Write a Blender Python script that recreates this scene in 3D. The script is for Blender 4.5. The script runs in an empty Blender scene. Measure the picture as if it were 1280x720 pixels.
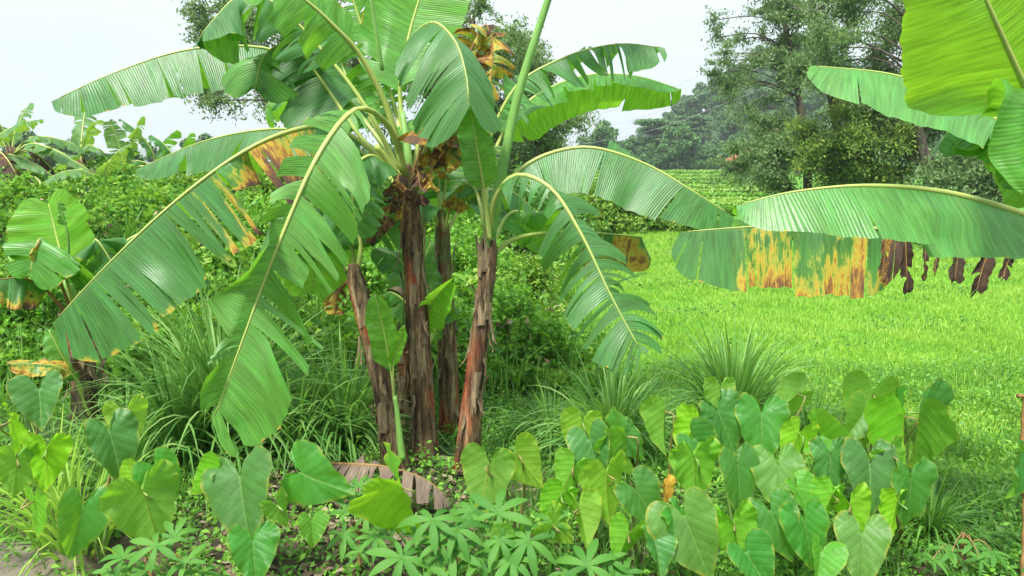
import bpy, math, random
import numpy as np
from mathutils import Vector, Matrix, noise as mnoise
R = math.radians
random.seed(7); rng = np.random.default_rng(7)
SC = bpy.context.scene
COL = SC.collection

# ------------------------------------------------------------------ camera
F = 960.0; CX = 640.0; CY = 360.0; PITCH = R(8.6); EYE = 1.7
cam_d = bpy.data.cameras.new('camera'); cam = bpy.data.objects.new('camera', cam_d); COL.objects.link(cam)
cam_d.sensor_width = 36.0; cam_d.lens = 36.0 * F / 1280.0
cam.location = (0, 0, EYE); cam.rotation_euler = (math.pi / 2 - PITCH, 0, 0)
cam_d.clip_start = 0.05; cam_d.clip_end = 6000
SC.camera = cam

# ------------------------------------------------------------------ light
SUN_EL, SUN_AZ = 58, 205         # high, behind the viewer and a little left
world = bpy.data.worlds.new("World"); SC.world = world; world.use_nodes = True
nt = world.node_tree; nt.nodes.clear()
wo = nt.nodes.new('ShaderNodeOutputWorld'); bg = nt.nodes.new('ShaderNodeBackground'); bg.inputs[1].default_value = 0.1
sky = nt.nodes.new('ShaderNodeTexSky'); sky.sky_type = 'NISHITA'; sky.sun_disc = False
sky.sun_elevation = R(SUN_EL); sky.sun_rotation = R(SUN_AZ)
sky.air_density = 1.0; sky.dust_density = 2.0
tc = nt.nodes.new('ShaderNodeTexCoord'); mp = nt.nodes.new('ShaderNodeMapping'); mp.inputs['Scale'].default_value = (1, 1, 3.5)
nz = nt.nodes.new('ShaderNodeTexNoise'); nz.inputs['Scale'].default_value = 1.6; nz.inputs['Detail'].default_value = 5
cr = nt.nodes.new('ShaderNodeValToRGB')
cr.color_ramp.elements[0].position = .3; cr.color_ramp.elements[0].color = (3.15, 3.7, 4.05, 1)
cr.color_ramp.elements[1].position = .7; cr.color_ramp.elements[1].color = (3.8, 4.1, 4.2, 1)
mx = nt.nodes.new('ShaderNodeMix'); mx.data_type = 'RGBA'; mx.inputs[0].default_value = .9
nt.links.new(tc.outputs['Generated'], mp.inputs[0]); nt.links.new(mp.outputs[0], nz.inputs[0]); nt.links.new(nz.outputs[0], cr.inputs[0])
nt.links.new(sky.outputs[0], mx.inputs[6]); nt.links.new(cr.outputs[0], mx.inputs[7])
sxz = nt.nodes.new('ShaderNodeSeparateXYZ'); nt.links.new(tc.outputs['Generated'], sxz.inputs[0])
mrz = nt.nodes.new('ShaderNodeMapRange'); nt.links.new(sxz.outputs[2], mrz.inputs[0])
for i_, v_ in enumerate((0, 1, 1, 1.9)): mrz.inputs[i_ + 1].default_value = v_
vm = nt.nodes.new('ShaderNodeVectorMath'); vm.operation = 'SCALE'; nt.links.new(mx.outputs[2], vm.inputs[0]); nt.links.new(mrz.outputs[0], vm.inputs['Scale'])
nt.links.new(vm.outputs[0], bg.inputs[0]); nt.links.new(bg.outputs[0], wo.inputs[0])
sd = bpy.data.lights.new('sun', 'SUN'); sd.energy = 3.3; sd.angle = R(10); sd.color = (1, .97, .9)
sun = bpy.data.objects.new('sun', sd); COL.objects.link(sun)
_az, _el = R(SUN_AZ), R(SUN_EL)
sdir = Vector((math.sin(_az) * math.cos(_el), math.cos(_az) * math.cos(_el), math.sin(_el)))
sun.rotation_euler = (-sdir).to_track_quat('-Z', 'Y').to_euler()
SC.view_settings.view_transform = 'Standard'; SC.view_settings.look = 'None'
SC.view_settings.gamma = 1; SC.view_settings.use_curve_mapping = False
SC.view_settings.exposure = 1.22
SC.cycles.max_bounces = 8; SC.cycles.transmission_bounces = 6; SC.cycles.diffuse_bounces = 4
SC.cycles.volume_bounces = 0

# ------------------------------------------------------------------ helpers
cp, sp = math.cos(PITCH), math.sin(PITCH)
def ray(px, py):
    u = (px - CX) / F; v = (CY - py) / F
    return Vector((u, cp + v * sp, v * cp - sp))
def P(px, py, Y):
    d = ray(px, py); return Vector((0, 0, EYE)) + d * (Y / d.y)
def sst(a, b, x):
    t = np.clip((x - a) / (b - a), 0, 1); return t * t * (3 - 2 * t)
def H(x, y):
    """terrain height (numpy friendly)"""
    x = np.asarray(x, float); y = np.asarray(y, float)
    xb = 0.9 - 0.04 * np.clip(y - 6, 0, 30)
    bank = 1.25 * sst(5.0, 13.0, y) * sst(-0.2, 3.0, xb - x)
    far = 1.35 * sst(28, 105, y)
    bump = 0.03 * np.sin(x * 2.1 + y) * np.cos(y * 1.7 - x * .6) + 0.02 * np.sin(x * 5.3) * np.sin(y * 4.1)
    return np.maximum(bank, far) + bump * np.clip(1 - y / 60, 0, 1) - 0.02
def Hs(x, y): return float(H(x, y))
def G(px, py, z=0.0):
    d = ray(px, py); return Vector((0, 0, EYE)) + d * ((z - EYE) / d.z)

def build(name, verts, faces, mat, parent=None, uv=None, attr=None, smooth=True):
    me = bpy.data.meshes.new(name)
    if isinstance(faces, np.ndarray):
        V = np.asarray(verts, np.float32); n, k = faces.shape
        me.vertices.add(len(V)); me.vertices.foreach_set('co', V.ravel())
        me.loops.add(n * k); me.loops.foreach_set('vertex_index', faces.astype(np.int32).ravel())
        me.polygons.add(n); me.polygons.foreach_set('loop_start', np.arange(0, n * k, k, dtype=np.int32))
        me.update(calc_edges=True)
    else:
        me.from_pydata([tuple(v) for v in verts], [], [tuple(f) for f in faces]); me.update()
    if smooth: me.polygons.foreach_set('use_smooth', np.ones(len(me.polygons), bool))
    if uv is not None:
        l = me.uv_layers.new(name='UVMap'); idx = np.empty(len(me.loops), np.int32); me.loops.foreach_get('vertex_index', idx)
        l.data.foreach_set('uv', np.asarray(uv, np.float32)[idx].ravel())
    if attr is not None:
        for k_, a_ in attr.items():
            t = me.attributes.new(k_, 'FLOAT', 'POINT'); t.data.foreach_set('value', np.asarray(a_, np.float32))
    me.materials.append(mat)
    o = bpy.data.objects.new(name, me); COL.objects.link(o)
    if parent: attach(o, parent)
    return o
def attach(o, parent):
    """parent and keep world placement (parents are never rotated)"""
    o.parent = parent
    q = parent; off = Vector((0, 0, 0))
    while q: off += q.location; q = q.parent
    o.location = o.location - off
def thing(name, loc, label, cat, group=None):
    o = bpy.data.objects.new(name, None); COL.objects.link(o); o.location = loc
    o.empty_display_size = .1
    o['label'] = label; o['category'] = cat
    if group: o['group'] = group
    return o
def tag(o, label, cat, group=None, kind=None):
    if label: o['label'] = label
    if cat: o['category'] = cat
    if group: o['group'] = group
    if kind: o['kind'] = kind
    return o
def copy_tree(o, parent=None):
    c = o.copy(); COL.objects.link(c); c.parent = parent
    for ch in list(o.children): copy_tree(ch, c)
    return c
def catmull(pts, n):
    pts = [Vector(p) for p in pts]
    q = [pts[0] * 2 - pts[1]] + pts + [pts[-1] * 2 - pts[-2]]
    seg = len(pts) - 1; out = []
    for i in range(n):
        s = i / (n - 1) * seg; k = min(int(s), seg - 1); t = s - k
        a, b, c, d = q[k:k + 4]
        out.append(.5 * ((2 * b) + (-a + c) * t + (2 * a - 5 * b + 4 * c - d) * t * t + (-a + 3 * b - 3 * c + d) * t ** 3))
    # resample by arc length
    L = [0]
    for i in range(1, n): L.append(L[-1] + (out[i] - out[i - 1]).length)
    res = []; j = 0
    for i in range(n):
        s = L[-1] * i / (n - 1)
        while j < n - 2 and L[j + 1] < s: j += 1
        t = (s - L[j]) / max(L[j + 1] - L[j], 1e-9); res.append(out[j].lerp(out[j + 1], min(max(t, 0), 1)))
    return res, L[-1]
def tube_arrays(path, rad, k=8, flat=None, uvlen=True, rfun=None):
    V = []; Fc = []; UV = []
    n = len(path); ref = Vector((0.31, -0.9, 0.2)); s = 0
    for i, p in enumerate(path):
        t = (path[min(i + 1, n - 1)] - path[max(i - 1, 0)]).normalized()
        if i: s += (p - path[i - 1]).length
        a = t.cross(ref)
        if a.length < 1e-3: a = t.cross(Vector((1, 0, 0)))
        a.normalize(); b = t.cross(a).normalized(); ref = -b if False else ref
        r = rad[i] if hasattr(rad, '__len__') else rad
        for j in range(k):
            an = 2 * math.pi * j / k
            rr = r * (rfun(s, an) if rfun else 1)
            V.append(p + a * math.cos(an) * rr + b * math.sin(an) * rr); UV.append((j / k, s))
    for i in range(n - 1):
        for j in range(k):
            Fc.append((i * k + j, i * k + (j + 1) % k, (i + 1) * k + (j + 1) % k, (i + 1) * k + j))
    Fc.append(tuple(range(k))[::-1]); Fc.append(tuple((n - 1) * k + j for j in range(k)))
    return V, Fc, UV
class MB:
    def __init__(s): s.V = []; s.F = []; s.UV = []
    def add(s, V, Fc, UV=None):
        o = len(s.V); s.V += [Vector(v) for v in V]; s.F += [tuple(i + o for i in f) for f in Fc]
        s.UV += list(UV) if UV is not None else [(0, 0)] * len(V)
    def tube(s, pts, r, n=8, k=6, r1=None, rfun=None):
        path, L = catmull(pts, n); r1 = r if r1 is None else r1
        s.add(*tube_arrays(path, [r + (r1 - r) * i / (n - 1) for i in range(n)], k, rfun=rfun))
    def box(s, c, sz):
        x, y, z = [q / 2 for q in sz]; c = Vector(c)
        V = [c + Vector((a * x, b * y, d * z)) for a in (-1, 1) for b in (-1, 1) for d in (-1, 1)]
        s.add(V, [(0, 1, 3, 2), (4, 6, 7, 5), (0, 4, 5, 1), (2, 3, 7, 6), (0, 2, 6, 4), (1, 5, 7, 3)])
    def build(s, name, mat, parent=None, smooth=True): return build(name, s.V, s.F, mat, parent, uv=s.UV, smooth=smooth)

# ------------------------------------------------------------------ materials
def mat_new(name):
    m = bpy.data.materials.new(name); m.use_nodes = True; m.node_tree.nodes.clear(); return m, m.node_tree
class NT:
    def __init__(s, nt): s.nt = nt
    def n(s, t, **kw):
        x = s.nt.nodes.new(t)
        for k, v in kw.items(): setattr(x, k, v)
        return x
    def l(s, a, b): s.nt.links.new(a, b)
    def val(s, x, sock):
        if isinstance(x, (int, float)): sock.default_value = x
        else: s.l(x, sock)
    def math(s, op, a, b=0.0, c=0.0):
        x = s.n('ShaderNodeMath', operation=op); s.val(a, x.inputs[0]); s.val(b, x.inputs[1])
        if op in ('MULTIPLY_ADD', 'SMOOTH_MIN', 'COMPARE'): s.val(c, x.inputs[2])
        return x.outputs[0]
    def noise(s, vec, scale, detail=3, rough=.55, sc=(1, 1, 1)):
        m = s.n('ShaderNodeMapping'); m.inputs['Scale'].default_value = sc; s.l(vec, m.inputs[0])
        x = s.n('ShaderNodeTexNoise'); x.inputs['Scale'].default_value = scale; x.inputs['Detail'].default_value = detail
        x.inputs['Roughness'].default_value = rough; s.l(m.outputs[0], x.inputs[0]); return x.outputs[0]
    def ramp(s, f, stops, interp='LINEAR'):
        x = s.n('ShaderNodeValToRGB'); e = x.color_ramp.elements; x.color_ramp.interpolation = interp
        while len(e) < len(stops): e.new(.5)
        for i, (p, c) in enumerate(stops): e[i].position = p; e[i].color = (*c, 1)
        s.l(f, x.inputs[0]); return x.outputs[0]
    def mix(s, f, a, b, mode='MIX'):
        x = s.n('ShaderNodeMix', data_type='RGBA', blend_type=mode); s.val(f, x.inputs[0])
        for v, k in ((a, 6), (b, 7)):
            if isinstance(v, tuple): x.inputs[k].default_value = (*v, 1)
            else: s.l(v, x.inputs[k])
        return x.outputs[2]
    def mr(s, f, a, b, c=0., d=1.):
        x = s.n('ShaderNodeMapRange'); s.l(f, x.inputs[0])
        for i, v in enumerate((a, b, c, d)): x.inputs[i + 1].default_value = v
        return x.outputs[0]
    def hsv(s, col, h=.5, sat=1., v=1.):
        x = s.n('ShaderNodeHueSaturation'); s.val(h, x.inputs[0]); s.val(sat, x.inputs[1]); s.val(v, x.inputs[2]); s.l(col, x.inputs[4]); return x.outputs[0]
    def bump(s, h, strength=.3, dist=.01):
        x = s.n('ShaderNodeBump'); x.inputs['Strength'].default_value = strength; x.inputs['Distance'].default_value = dist
        s.l(h, x.inputs['Height']); return x.outputs[0]
    def finish(s, col, rough=.5, bump=None, trans=None, tmix=0., spec=.5):
        b = s.n('ShaderNodeBsdfPrincipled'); s.val(rough, b.inputs['Roughness']); s.val(spec, b.inputs['Specular IOR Level'])
        if isinstance(col, tuple): b.inputs['Base Color'].default_value = (*col, 1)
        else: s.l(col, b.inputs['Base Color'])
        if bump is not None: s.l(bump, b.inputs['Normal'])
        o = s.n('ShaderNodeOutputMaterial'); out = b.outputs[0]
        if trans is not None:
            t = s.n('ShaderNodeBsdfTranslucent')
            if isinstance(trans, tuple): t.inputs[0].default_value = (*trans, 1)
            else: s.l(trans, t.inputs[0])
            m = s.n('ShaderNodeMixShader'); s.val(tmix, m.inputs[0]); s.l(out, m.inputs[1]); s.l(t.outputs[0], m.inputs[2]); out = m.outputs[0]
        s.l(out, o.inputs[0])

def m_banana(name, top, under, trans, tmix=.4, rough=.4):
    m, t = mat_new(name); q = NT(t)
    uv = q.n('ShaderNodeUVMap').outputs[0]
    sx = q.n('ShaderNodeSeparateXYZ'); q.l(uv, sx.inputs[0])
    va = q.math('ABSOLUTE', sx.outputs[1])
    geo = q.n('ShaderNodeNewGeometry')
    st = q.noise(uv, 1.0, 3, .6, (60, 1.6, 1)); st2 = q.noise(uv, 1.0, 2, .5, (14, 1.0, 1))
    col = q.mix(geo.outputs['Backfacing'], top, under)
    col = q.hsv(col, .5, 1., q.mr(st, .3, .7, .72, 1.28))
    col = q.hsv(col, q.mr(st2, .25, .75, .485, .515), 1., q.mr(st2, .3, .7, .85, 1.15))
    tr = q.hsv(q.mix(0., trans, trans), .5, 1., q.mr(st, .3, .7, .7, 1.3))
    # pale band next to the midrib
    col = q.mix(q.mr(va, .0, .06, .55, 0.), col, (.2, .3, .07))
    # damage
    at = q.n('ShaderNodeAttribute', attribute_name='dmg').outputs['Fac']
    dn = q.noise(uv, 1.0, 4, .7, (38, 2.6, 1)); dn2 = q.noise(uv, 1.0, 4, .7, (13, 2.2, 1))
    d = q.math('ADD', at, q.math('MULTIPLY', q.math('SUBTRACT', dn, .5), .95))
    d = q.math('ADD', d, q.math('MULTIPLY', q.math('SUBTRACT', dn2, .5), .9))
    d = q.math('MULTIPLY', d, q.mr(at, .0, .12, 0., 1.))
    edge = q.math('MULTIPLY', q.mr(va, .93, 1.0, 0., 1.), q.mr(dn2, .5, .62, 0., .62))
    d = q.math('MAXIMUM', d, edge)
    dc = q.ramp(d, [(.28, (.14, .26, .03)), (.36, (.46, .44, .05)), (.5, (.5, .33, .035)), (.6, (.3, .14, .03)), (.7, (.13, .065, .03)), (.9, (.06, .035, .025))])
    f = q.mr(d, .2, .46)
    col = q.mix(f, col, dc); tr = q.mix(f, tr, dc)
    w = q.n('ShaderNodeTexWave'); w.inputs['Scale'].default_value = 22; w.inputs['Distortion'].default_value = .6; w.inputs['Detail'].default_value = 1
    q.l(uv, w.inputs[0])
    hh = q.math('ADD', q.math('MULTIPLY', w.outputs['Fac'], .5), st)
    bp = q.bump(hh, .35, .005)
    q.finish(col, q.mr(d, .3, .5, rough, .8), bp, tr, q.mr(d, .3, .8, tmix, tmix * .55))
    return m
def m_leaf(name, stops, trans, tmix=.35, rough=.5, spec=.4, bs=1.1, bw=.4):
    """small foliage, colour varies from leaf to leaf"""
    m, t = mat_new(name); q = NT(t)
    g = q.n('ShaderNodeNewGeometry'); tc = q.n('ShaderNodeTexCoord')
    rnd = g.outputs['Random Per Island']
    big = q.noise(g.outputs['Position'], bs, 4)
    f = q.math('ADD', q.math('MULTIPLY', rnd, 1 - bw), q.math('MULTIPLY', big, bw))
    col = q.ramp(f, stops)
    tr = q.hsv(q.mix(0., trans, trans), .5, 1., q.mr(rnd, 0, 1, .7, 1.3))
    q.finish(col, rough, None, tr, tmix, spec)
    return m
def m_simple(name, c1, c2, scale=8, rough=.7, bump=.3, sc=(1, 1, 1), dist=.01, coord='Object'):
    m, t = mat_new(name); q = NT(t); v = q.n('ShaderNodeTexCoord').outputs[coord]
    n = q.noise(v, scale, 5, .6, sc)
    q.finish(q.ramp(n, [(.3, c1), (.7, c2)]), rough, q.bump(n, bump, dist))
    return m
M = {}
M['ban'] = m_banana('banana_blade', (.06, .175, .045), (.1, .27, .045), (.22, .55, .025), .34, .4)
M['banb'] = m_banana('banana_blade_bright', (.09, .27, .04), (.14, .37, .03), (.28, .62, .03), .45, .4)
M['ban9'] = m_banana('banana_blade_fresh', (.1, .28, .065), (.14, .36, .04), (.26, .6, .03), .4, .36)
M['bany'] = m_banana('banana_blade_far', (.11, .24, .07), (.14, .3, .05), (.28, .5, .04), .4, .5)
def m_rib():
    m, t = mat_new('midrib'); q = NT(t); uv = q.n('ShaderNodeUVMap').outputs[0]
    n = q.noise(uv, 1, 4, .6, (9, 3, 1))
    q.finish(q.ramp(n, [(.3, (.26, .4, .08)), (.55, (.46, .53, .14)), (.75, (.32, .38, .09))]), .4, q.bump(n, .2, .004), (.3, .5, .06), .12)
    return m
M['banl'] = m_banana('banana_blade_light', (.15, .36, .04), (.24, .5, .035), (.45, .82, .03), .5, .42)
M['rib'] = m_rib()
M['rib_green'] = m_simple('petiole_green', (.13, .3, .06), (.22, .42, .1), 14, .35, .15, (1, 1, .3), .004)
M['rib_brown'] = m_simple('dry_midrib', (.14, .075, .025), (.36, .2, .06), 14, .7, .4)
def m_trunk(name, green=0.):
    m, t = mat_new(name); q = NT(t); v = q.n('ShaderNodeTexCoord').outputs['Object']
    uv = q.n('ShaderNodeUVMap').outputs[0]
    n = q.noise(v, 1, 6, .65, (30, 30, 2.6)); n2 = q.noise(v, 1, 5, .7, (9, 9, 4)); n3 = q.noise(v, 1, 2, .5, (5, 5, 2.0))
    fine = q.noise(v, 1, 3, .6, (110, 110, 9))
    a = q.math('ADD', q.math('MULTIPLY', n, .6), q.math('MULTIPLY', n2, .4))
    col = q.ramp(a, [(.36, (.012, .009, .006)), (.45, (.06, .034, .018)), (.53, (.17, .105, .055)), (.6, (.38, .29, .16)), (.7, (.24, .18, .11))])
    red = q.ramp(a, [(.35, (.03, .012, .008)), (.48, (.22, .055, .02)), (.6, (.4, .13, .05))])
    col = q.mix(q.mr(n3, .54, .64), col, red)
    grn = q.ramp(a, [(.35, (.03, .03, .01)), (.5, (.14, .16, .05)), (.62, (.3, .32, .12))])
    hgt = q.n('ShaderNodeAttribute', attribute_name='green').outputs['Fac']
    gf = q.mr(q.math('ADD', hgt, q.math('MULTIPLY', q.math('SUBTRACT', n2, .5), 1.6)), .5, .62)
    col = q.mix(gf, col, grn)
    col = q.hsv(col, .5, 1., q.mr(fine, .3, .7, .6, 1.35))
    h = q.math('ADD', a, q.math('MULTIPLY', fine, .5))
    q.finish(col, .75, q.bump(h, .8, .02), spec=.3)
    return m
M['trunk'] = m_trunk('pseudostem')
M['sheath'] = m_simple('dry_sheath', (.05, .03, .015), (.3, .22, .125), 5, .8, .5, (6, 6, 1))
M['bark'] = m_simple('tree_bark', (.05, .04, .03), (.17, .14, .11), 7, .9, .5, (1, 1, .3), .03)
M['soil'] = m_simple('soil', (.035, .026, .018), (.12, .09, .06), 9, .95, .6)
# ground: soil + short green
def m_ground():
    m, t = mat_new('ground'); q = NT(t); g = q.n('ShaderNodeNewGeometry'); v = g.outputs['Position']
    n = q.noise(v, 22, 4, .7); n2 = q.noise(v, .5, 4, .6); n3 = q.noise(v, 6, 3)
    sx = q.n('ShaderNodeSeparateXYZ'); q.l(v, sx.inputs[0])
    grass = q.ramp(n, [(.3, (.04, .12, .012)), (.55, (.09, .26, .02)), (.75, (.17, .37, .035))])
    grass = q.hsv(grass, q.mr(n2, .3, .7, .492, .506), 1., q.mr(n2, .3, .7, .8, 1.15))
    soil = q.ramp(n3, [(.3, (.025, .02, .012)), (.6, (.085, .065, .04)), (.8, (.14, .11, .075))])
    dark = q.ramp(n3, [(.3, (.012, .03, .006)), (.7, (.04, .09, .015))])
    near = q.mr(q.math('ADD', sx.outputs[1], q.math('MULTIPLY', n2, 2.)), 4.6, 5.6)      # soil strip near the path
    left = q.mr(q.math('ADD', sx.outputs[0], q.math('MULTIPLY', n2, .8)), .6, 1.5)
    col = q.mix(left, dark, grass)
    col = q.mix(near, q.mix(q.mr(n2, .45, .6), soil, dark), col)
    q.finish(col, .9, q.bump(n, .5, .03), spec=.2)
    return m
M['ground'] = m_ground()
M['blade'] = m_leaf('grass_blade', [(.25, (.1, .25, .02)), (.4, (.2, .41, .04)), (.55, (.31, .52, .06)), (.8, (.5, .58, .15))], (.4, .66, .08), .45, .5, .3, .9, .62)
M['crop'] = m_leaf('crop_leaf', [(.25, (.1, .24, .03)), (.6, (.24, .42, .06)), (.9, (.4, .55, .12))], (.35, .6, .06), .35)
M['blade_dk'] = m_leaf('wild_grass', [(.2, (.04, .13, .02)), (.5, (.08, .22, .03)), (.8, (.16, .33, .05))], (.2, .45, .04), .35)
M['lemon'] = m_leaf('lemongrass', [(.2, (.08, .22, .045)), (.5, (.15, .33, .075)), (.8, (.3, .46, .15))], (.28, .55, .07), .42, .5, .25)
M['weed'] = m_leaf('weed_leaf', [(.2, (.05, .16, .015)), (.5, (.1, .28, .025)), (.72, (.19, .4, .04)), (.9, (.3, .46, .07))], (.25, .55, .03), .35)
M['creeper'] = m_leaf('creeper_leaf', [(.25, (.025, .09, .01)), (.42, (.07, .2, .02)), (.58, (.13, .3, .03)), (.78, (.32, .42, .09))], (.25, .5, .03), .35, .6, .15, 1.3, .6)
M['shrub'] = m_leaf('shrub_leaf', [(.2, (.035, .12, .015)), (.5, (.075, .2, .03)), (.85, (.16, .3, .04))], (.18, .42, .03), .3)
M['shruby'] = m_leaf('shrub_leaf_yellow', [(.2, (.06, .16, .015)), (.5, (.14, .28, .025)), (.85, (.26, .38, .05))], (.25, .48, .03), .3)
M['tree'] = m_leaf('tree_leaf', [(.2, (.08, .15, .055)), (.5, (.14, .24, .09)), (.75, (.22, .33, .14)), (.95, (.28, .37, .15))], (.25, .4, .1), .35, .7, .12)
M['treey'] = m_leaf('tree_leaf_olive', [(.2, (.09, .17, .04)), (.5, (.16, .27, .05)), (.75, (.26, .36, .07)), (.95, (.45, .42, .07))], (.28, .4, .06), .35, .7, .12)
M['fartree'] = m_leaf('far_tree_leaf', [(.2, (.04, .12, .03)), (.5, (.075, .19, .045)), (.8, (.14, .28, .07))], (.06, .15, .03), .2)
M['litter'] = m_leaf('dead_leaf', [(.2, (.06, .04, .025)), (.5, (.17, .115, .07)), (.8, (.36, .28, .19))], (.1, .06, .02), .1, .8)
M['cass'] = m_leaf('cassava_leaf', [(.2, (.035, .13, .015)), (.5, (.065, .2, .03)), (.8, (.12, .28, .045))], (.16, .42, .03), .3, .6, .25)
M['cassstem'] = m_simple('cassava_stem', (.2, .1, .04), (.35, .22, .08), 20, .5, .2)
def m_taro(name, top, under, trans, tmix=.4, yel=0.):
    m, t = mat_new(name); q = NT(t); uv = q.n('ShaderNodeUVMap').outputs[0]
    sx = q.n('ShaderNodeSeparateXYZ'); q.l(uv, sx.inputs[0]); x, y = sx.outputs[0], sx.outputs[1]
    ax = q.math('ABSOLUTE', x)
    g = q.n('ShaderNodeNewGeometry')
    oi = q.n('ShaderNodeObjectInfo').outputs['Random']
    # lateral veins leave the midrib at a slant, basal ones fan out
    s = q.math('ADD', y, q.math('MULTIPLY', ax, -.85)); s = q.math('MULTIPLY', s, 8.)
    fr = q.math('ABSOLUTE', q.math('SUBTRACT', q.math('FRACT', s), .5))
    vein = q.mr(fr, .0, .05, 1., 0.)
    mid = q.mr(ax, .006, .018, 1., 0.)
    v = q.math('MAXIMUM', q.math('MULTIPLY', vein, .55), mid)
    n = q.noise(uv, 5, 4, .6); n2 = q.noise(uv, 30, 3, .6)
    col = q.mix(g.outputs['Backfacing'], top, under)
    col = q.hsv(col, q.mr(oi, 0, 1, .484, .503), q.mr(oi, 0, 1, .9, 1.05), q.math('MULTIPLY', q.mr(n, .3, .7, .75, 1.2), q.mr(oi, 0, 1, .88, 1.2)))
    col = q.hsv(col, .5, 1., q.mr(n2, .3, .7, .9, 1.1))
    vc = q.mix(g.outputs['Backfacing'], (.2, .36, .1), (.3, .3, .05))
    col = q.mix(q.math('MULTIPLY', v, .42), col, vc)
    tr = q.hsv(q.mix(0., trans, trans), .5, 1., q.mr(fr, .0, .12, .8, 1.05))
    ed = q.n('ShaderNodeAttribute', attribute_name='rim').outputs['Fac']
    e2 = q.math('MULTIPLY', q.mr(ed, .9, 1.), q.mr(n, .42, .6, .1, 1.))
    col = q.mix(q.math('MULTIPLY', e2, .55 + yel), col, (.45, .36, .04))
    pts = q.mr(q.noise(uv, 42, 1, .4), .73, .76)
    col = q.mix(q.math('MULTIPLY', pts, .6), col, (.1, .07, .02))
    hgt = q.math('SUBTRACT', q.mr(fr, 0., .3, 0., .35), q.math('MULTIPLY', mid, .6))
    q.finish(col, .46, q.bump(q.math('ADD', hgt, q.math('MULTIPLY', n2, .3)), .45, .006), tr, tmix, .36)
    return m
M['taro'] = m_taro('taro_blade', (.045, .185, .03), (.13, .36, .03), (.3, .68, .03), .4)
M['tarob'] = m_taro('taro_blade_blue', (.04, .185, .03), (.12, .33, .03), (.2, .5, .03), .3)
M['tarol'] = m_taro('taro_blade_light', (.085, .26, .035), (.18, .41, .025), (.4, .78, .03), .42, .2)
M['taroy'] = m_simple('taro_blade_yellow', (.3, .12, .02), (.55, .34, .03), 30, .6, .3)
M['stalk'] = m_simple('taro_stalk', (.16, .2, .05), (.32, .22, .09), 6, .45, .1, (1, 1, 1))
M['stalkg'] = m_simple('taro_stalk_green', (.14, .28, .06), (.25, .36, .1), 6, .45, .1)
M['rock'] = m_simple('rock', (.045, .035, .025), (.2, .165, .12), 6, .45, .7, (1, 1, 1), .02)
M['dry'] = m_banana('dry_blade', (.17, .125, .09), (.2, .145, .1), (.12, .07, .04), .12, .9)

# ------------------------------------------------------------------ terrain
def grid(name, xs, ys, zf, mat):
    X, Y = np.meshgrid(xs, ys); Z = zf(X, Y)
    V = np.stack([X.ravel(), Y.ravel(), Z.ravel()], 1); nx, ny = len(xs), len(ys)
    i = (np.arange(ny - 1)[:, None] * nx + np.arange(nx - 1)[None]).ravel()
    return build(name, V, np.stack([i, i + 1, i + nx + 1, i + nx], 1), mat)
xs = np.concatenate([np.linspace(-900, -60, 12), np.linspace(-50, 50, 161), np.linspace(60, 900, 12)])
ys = np.concatenate([np.linspace(-60, -2, 12), np.linspace(-1, 30, 110), np.linspace(31, 130, 60), np.linspace(140, 1200, 12)])
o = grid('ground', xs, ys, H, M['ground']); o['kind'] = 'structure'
# wooded hill on the right, far away
def m_hill(n, a, b): return m_simple(n, a, b, .12, .95, .8, dist=1.0)
M['hill'] = m_hill('hill_undergrowth', (.02, .05, .015), (.045, .1, .025))
def hillz(X, Y):
    u = np.clip((X - 12) / 58, 0, 1); w = np.clip((X - 230) / 80, 0, 1)
    return -2 + 29 * (u * u * (3 - 2 * u)) * (1 - w) * np.exp(-((Y - 190) / 42) ** 2) + 1.5 * np.sin(X * .12) * u
o = grid('hill', np.linspace(0, 320, 60), np.linspace(110, 280, 30), hillz, M['hill']); o['kind'] = 'structure'
M['mount'] = m_simple('mountain_forest', (.03, .06, .03), (.06, .1, .05), .01, .95, .8, dist=8)
def mz(X, Y):
    r = 52 * np.exp(-((X + 640) / 230) ** 2) + 44 * np.exp(-((X - 40) / 260) ** 2) + 30 * np.exp(-((X + 1300) / 400) ** 2)
    r = r * (1 + .16 * np.sin(X * .017 + 1) + .08 * np.sin(X * .043))
    return -15 + r * np.exp(-((Y - 1500) / 200) ** 2)
o = grid('mountain', np.linspace(-1800, 900, 110), np.linspace(1050, 1900, 16), mz, M['mount']); o['kind'] = 'structure'

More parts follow.
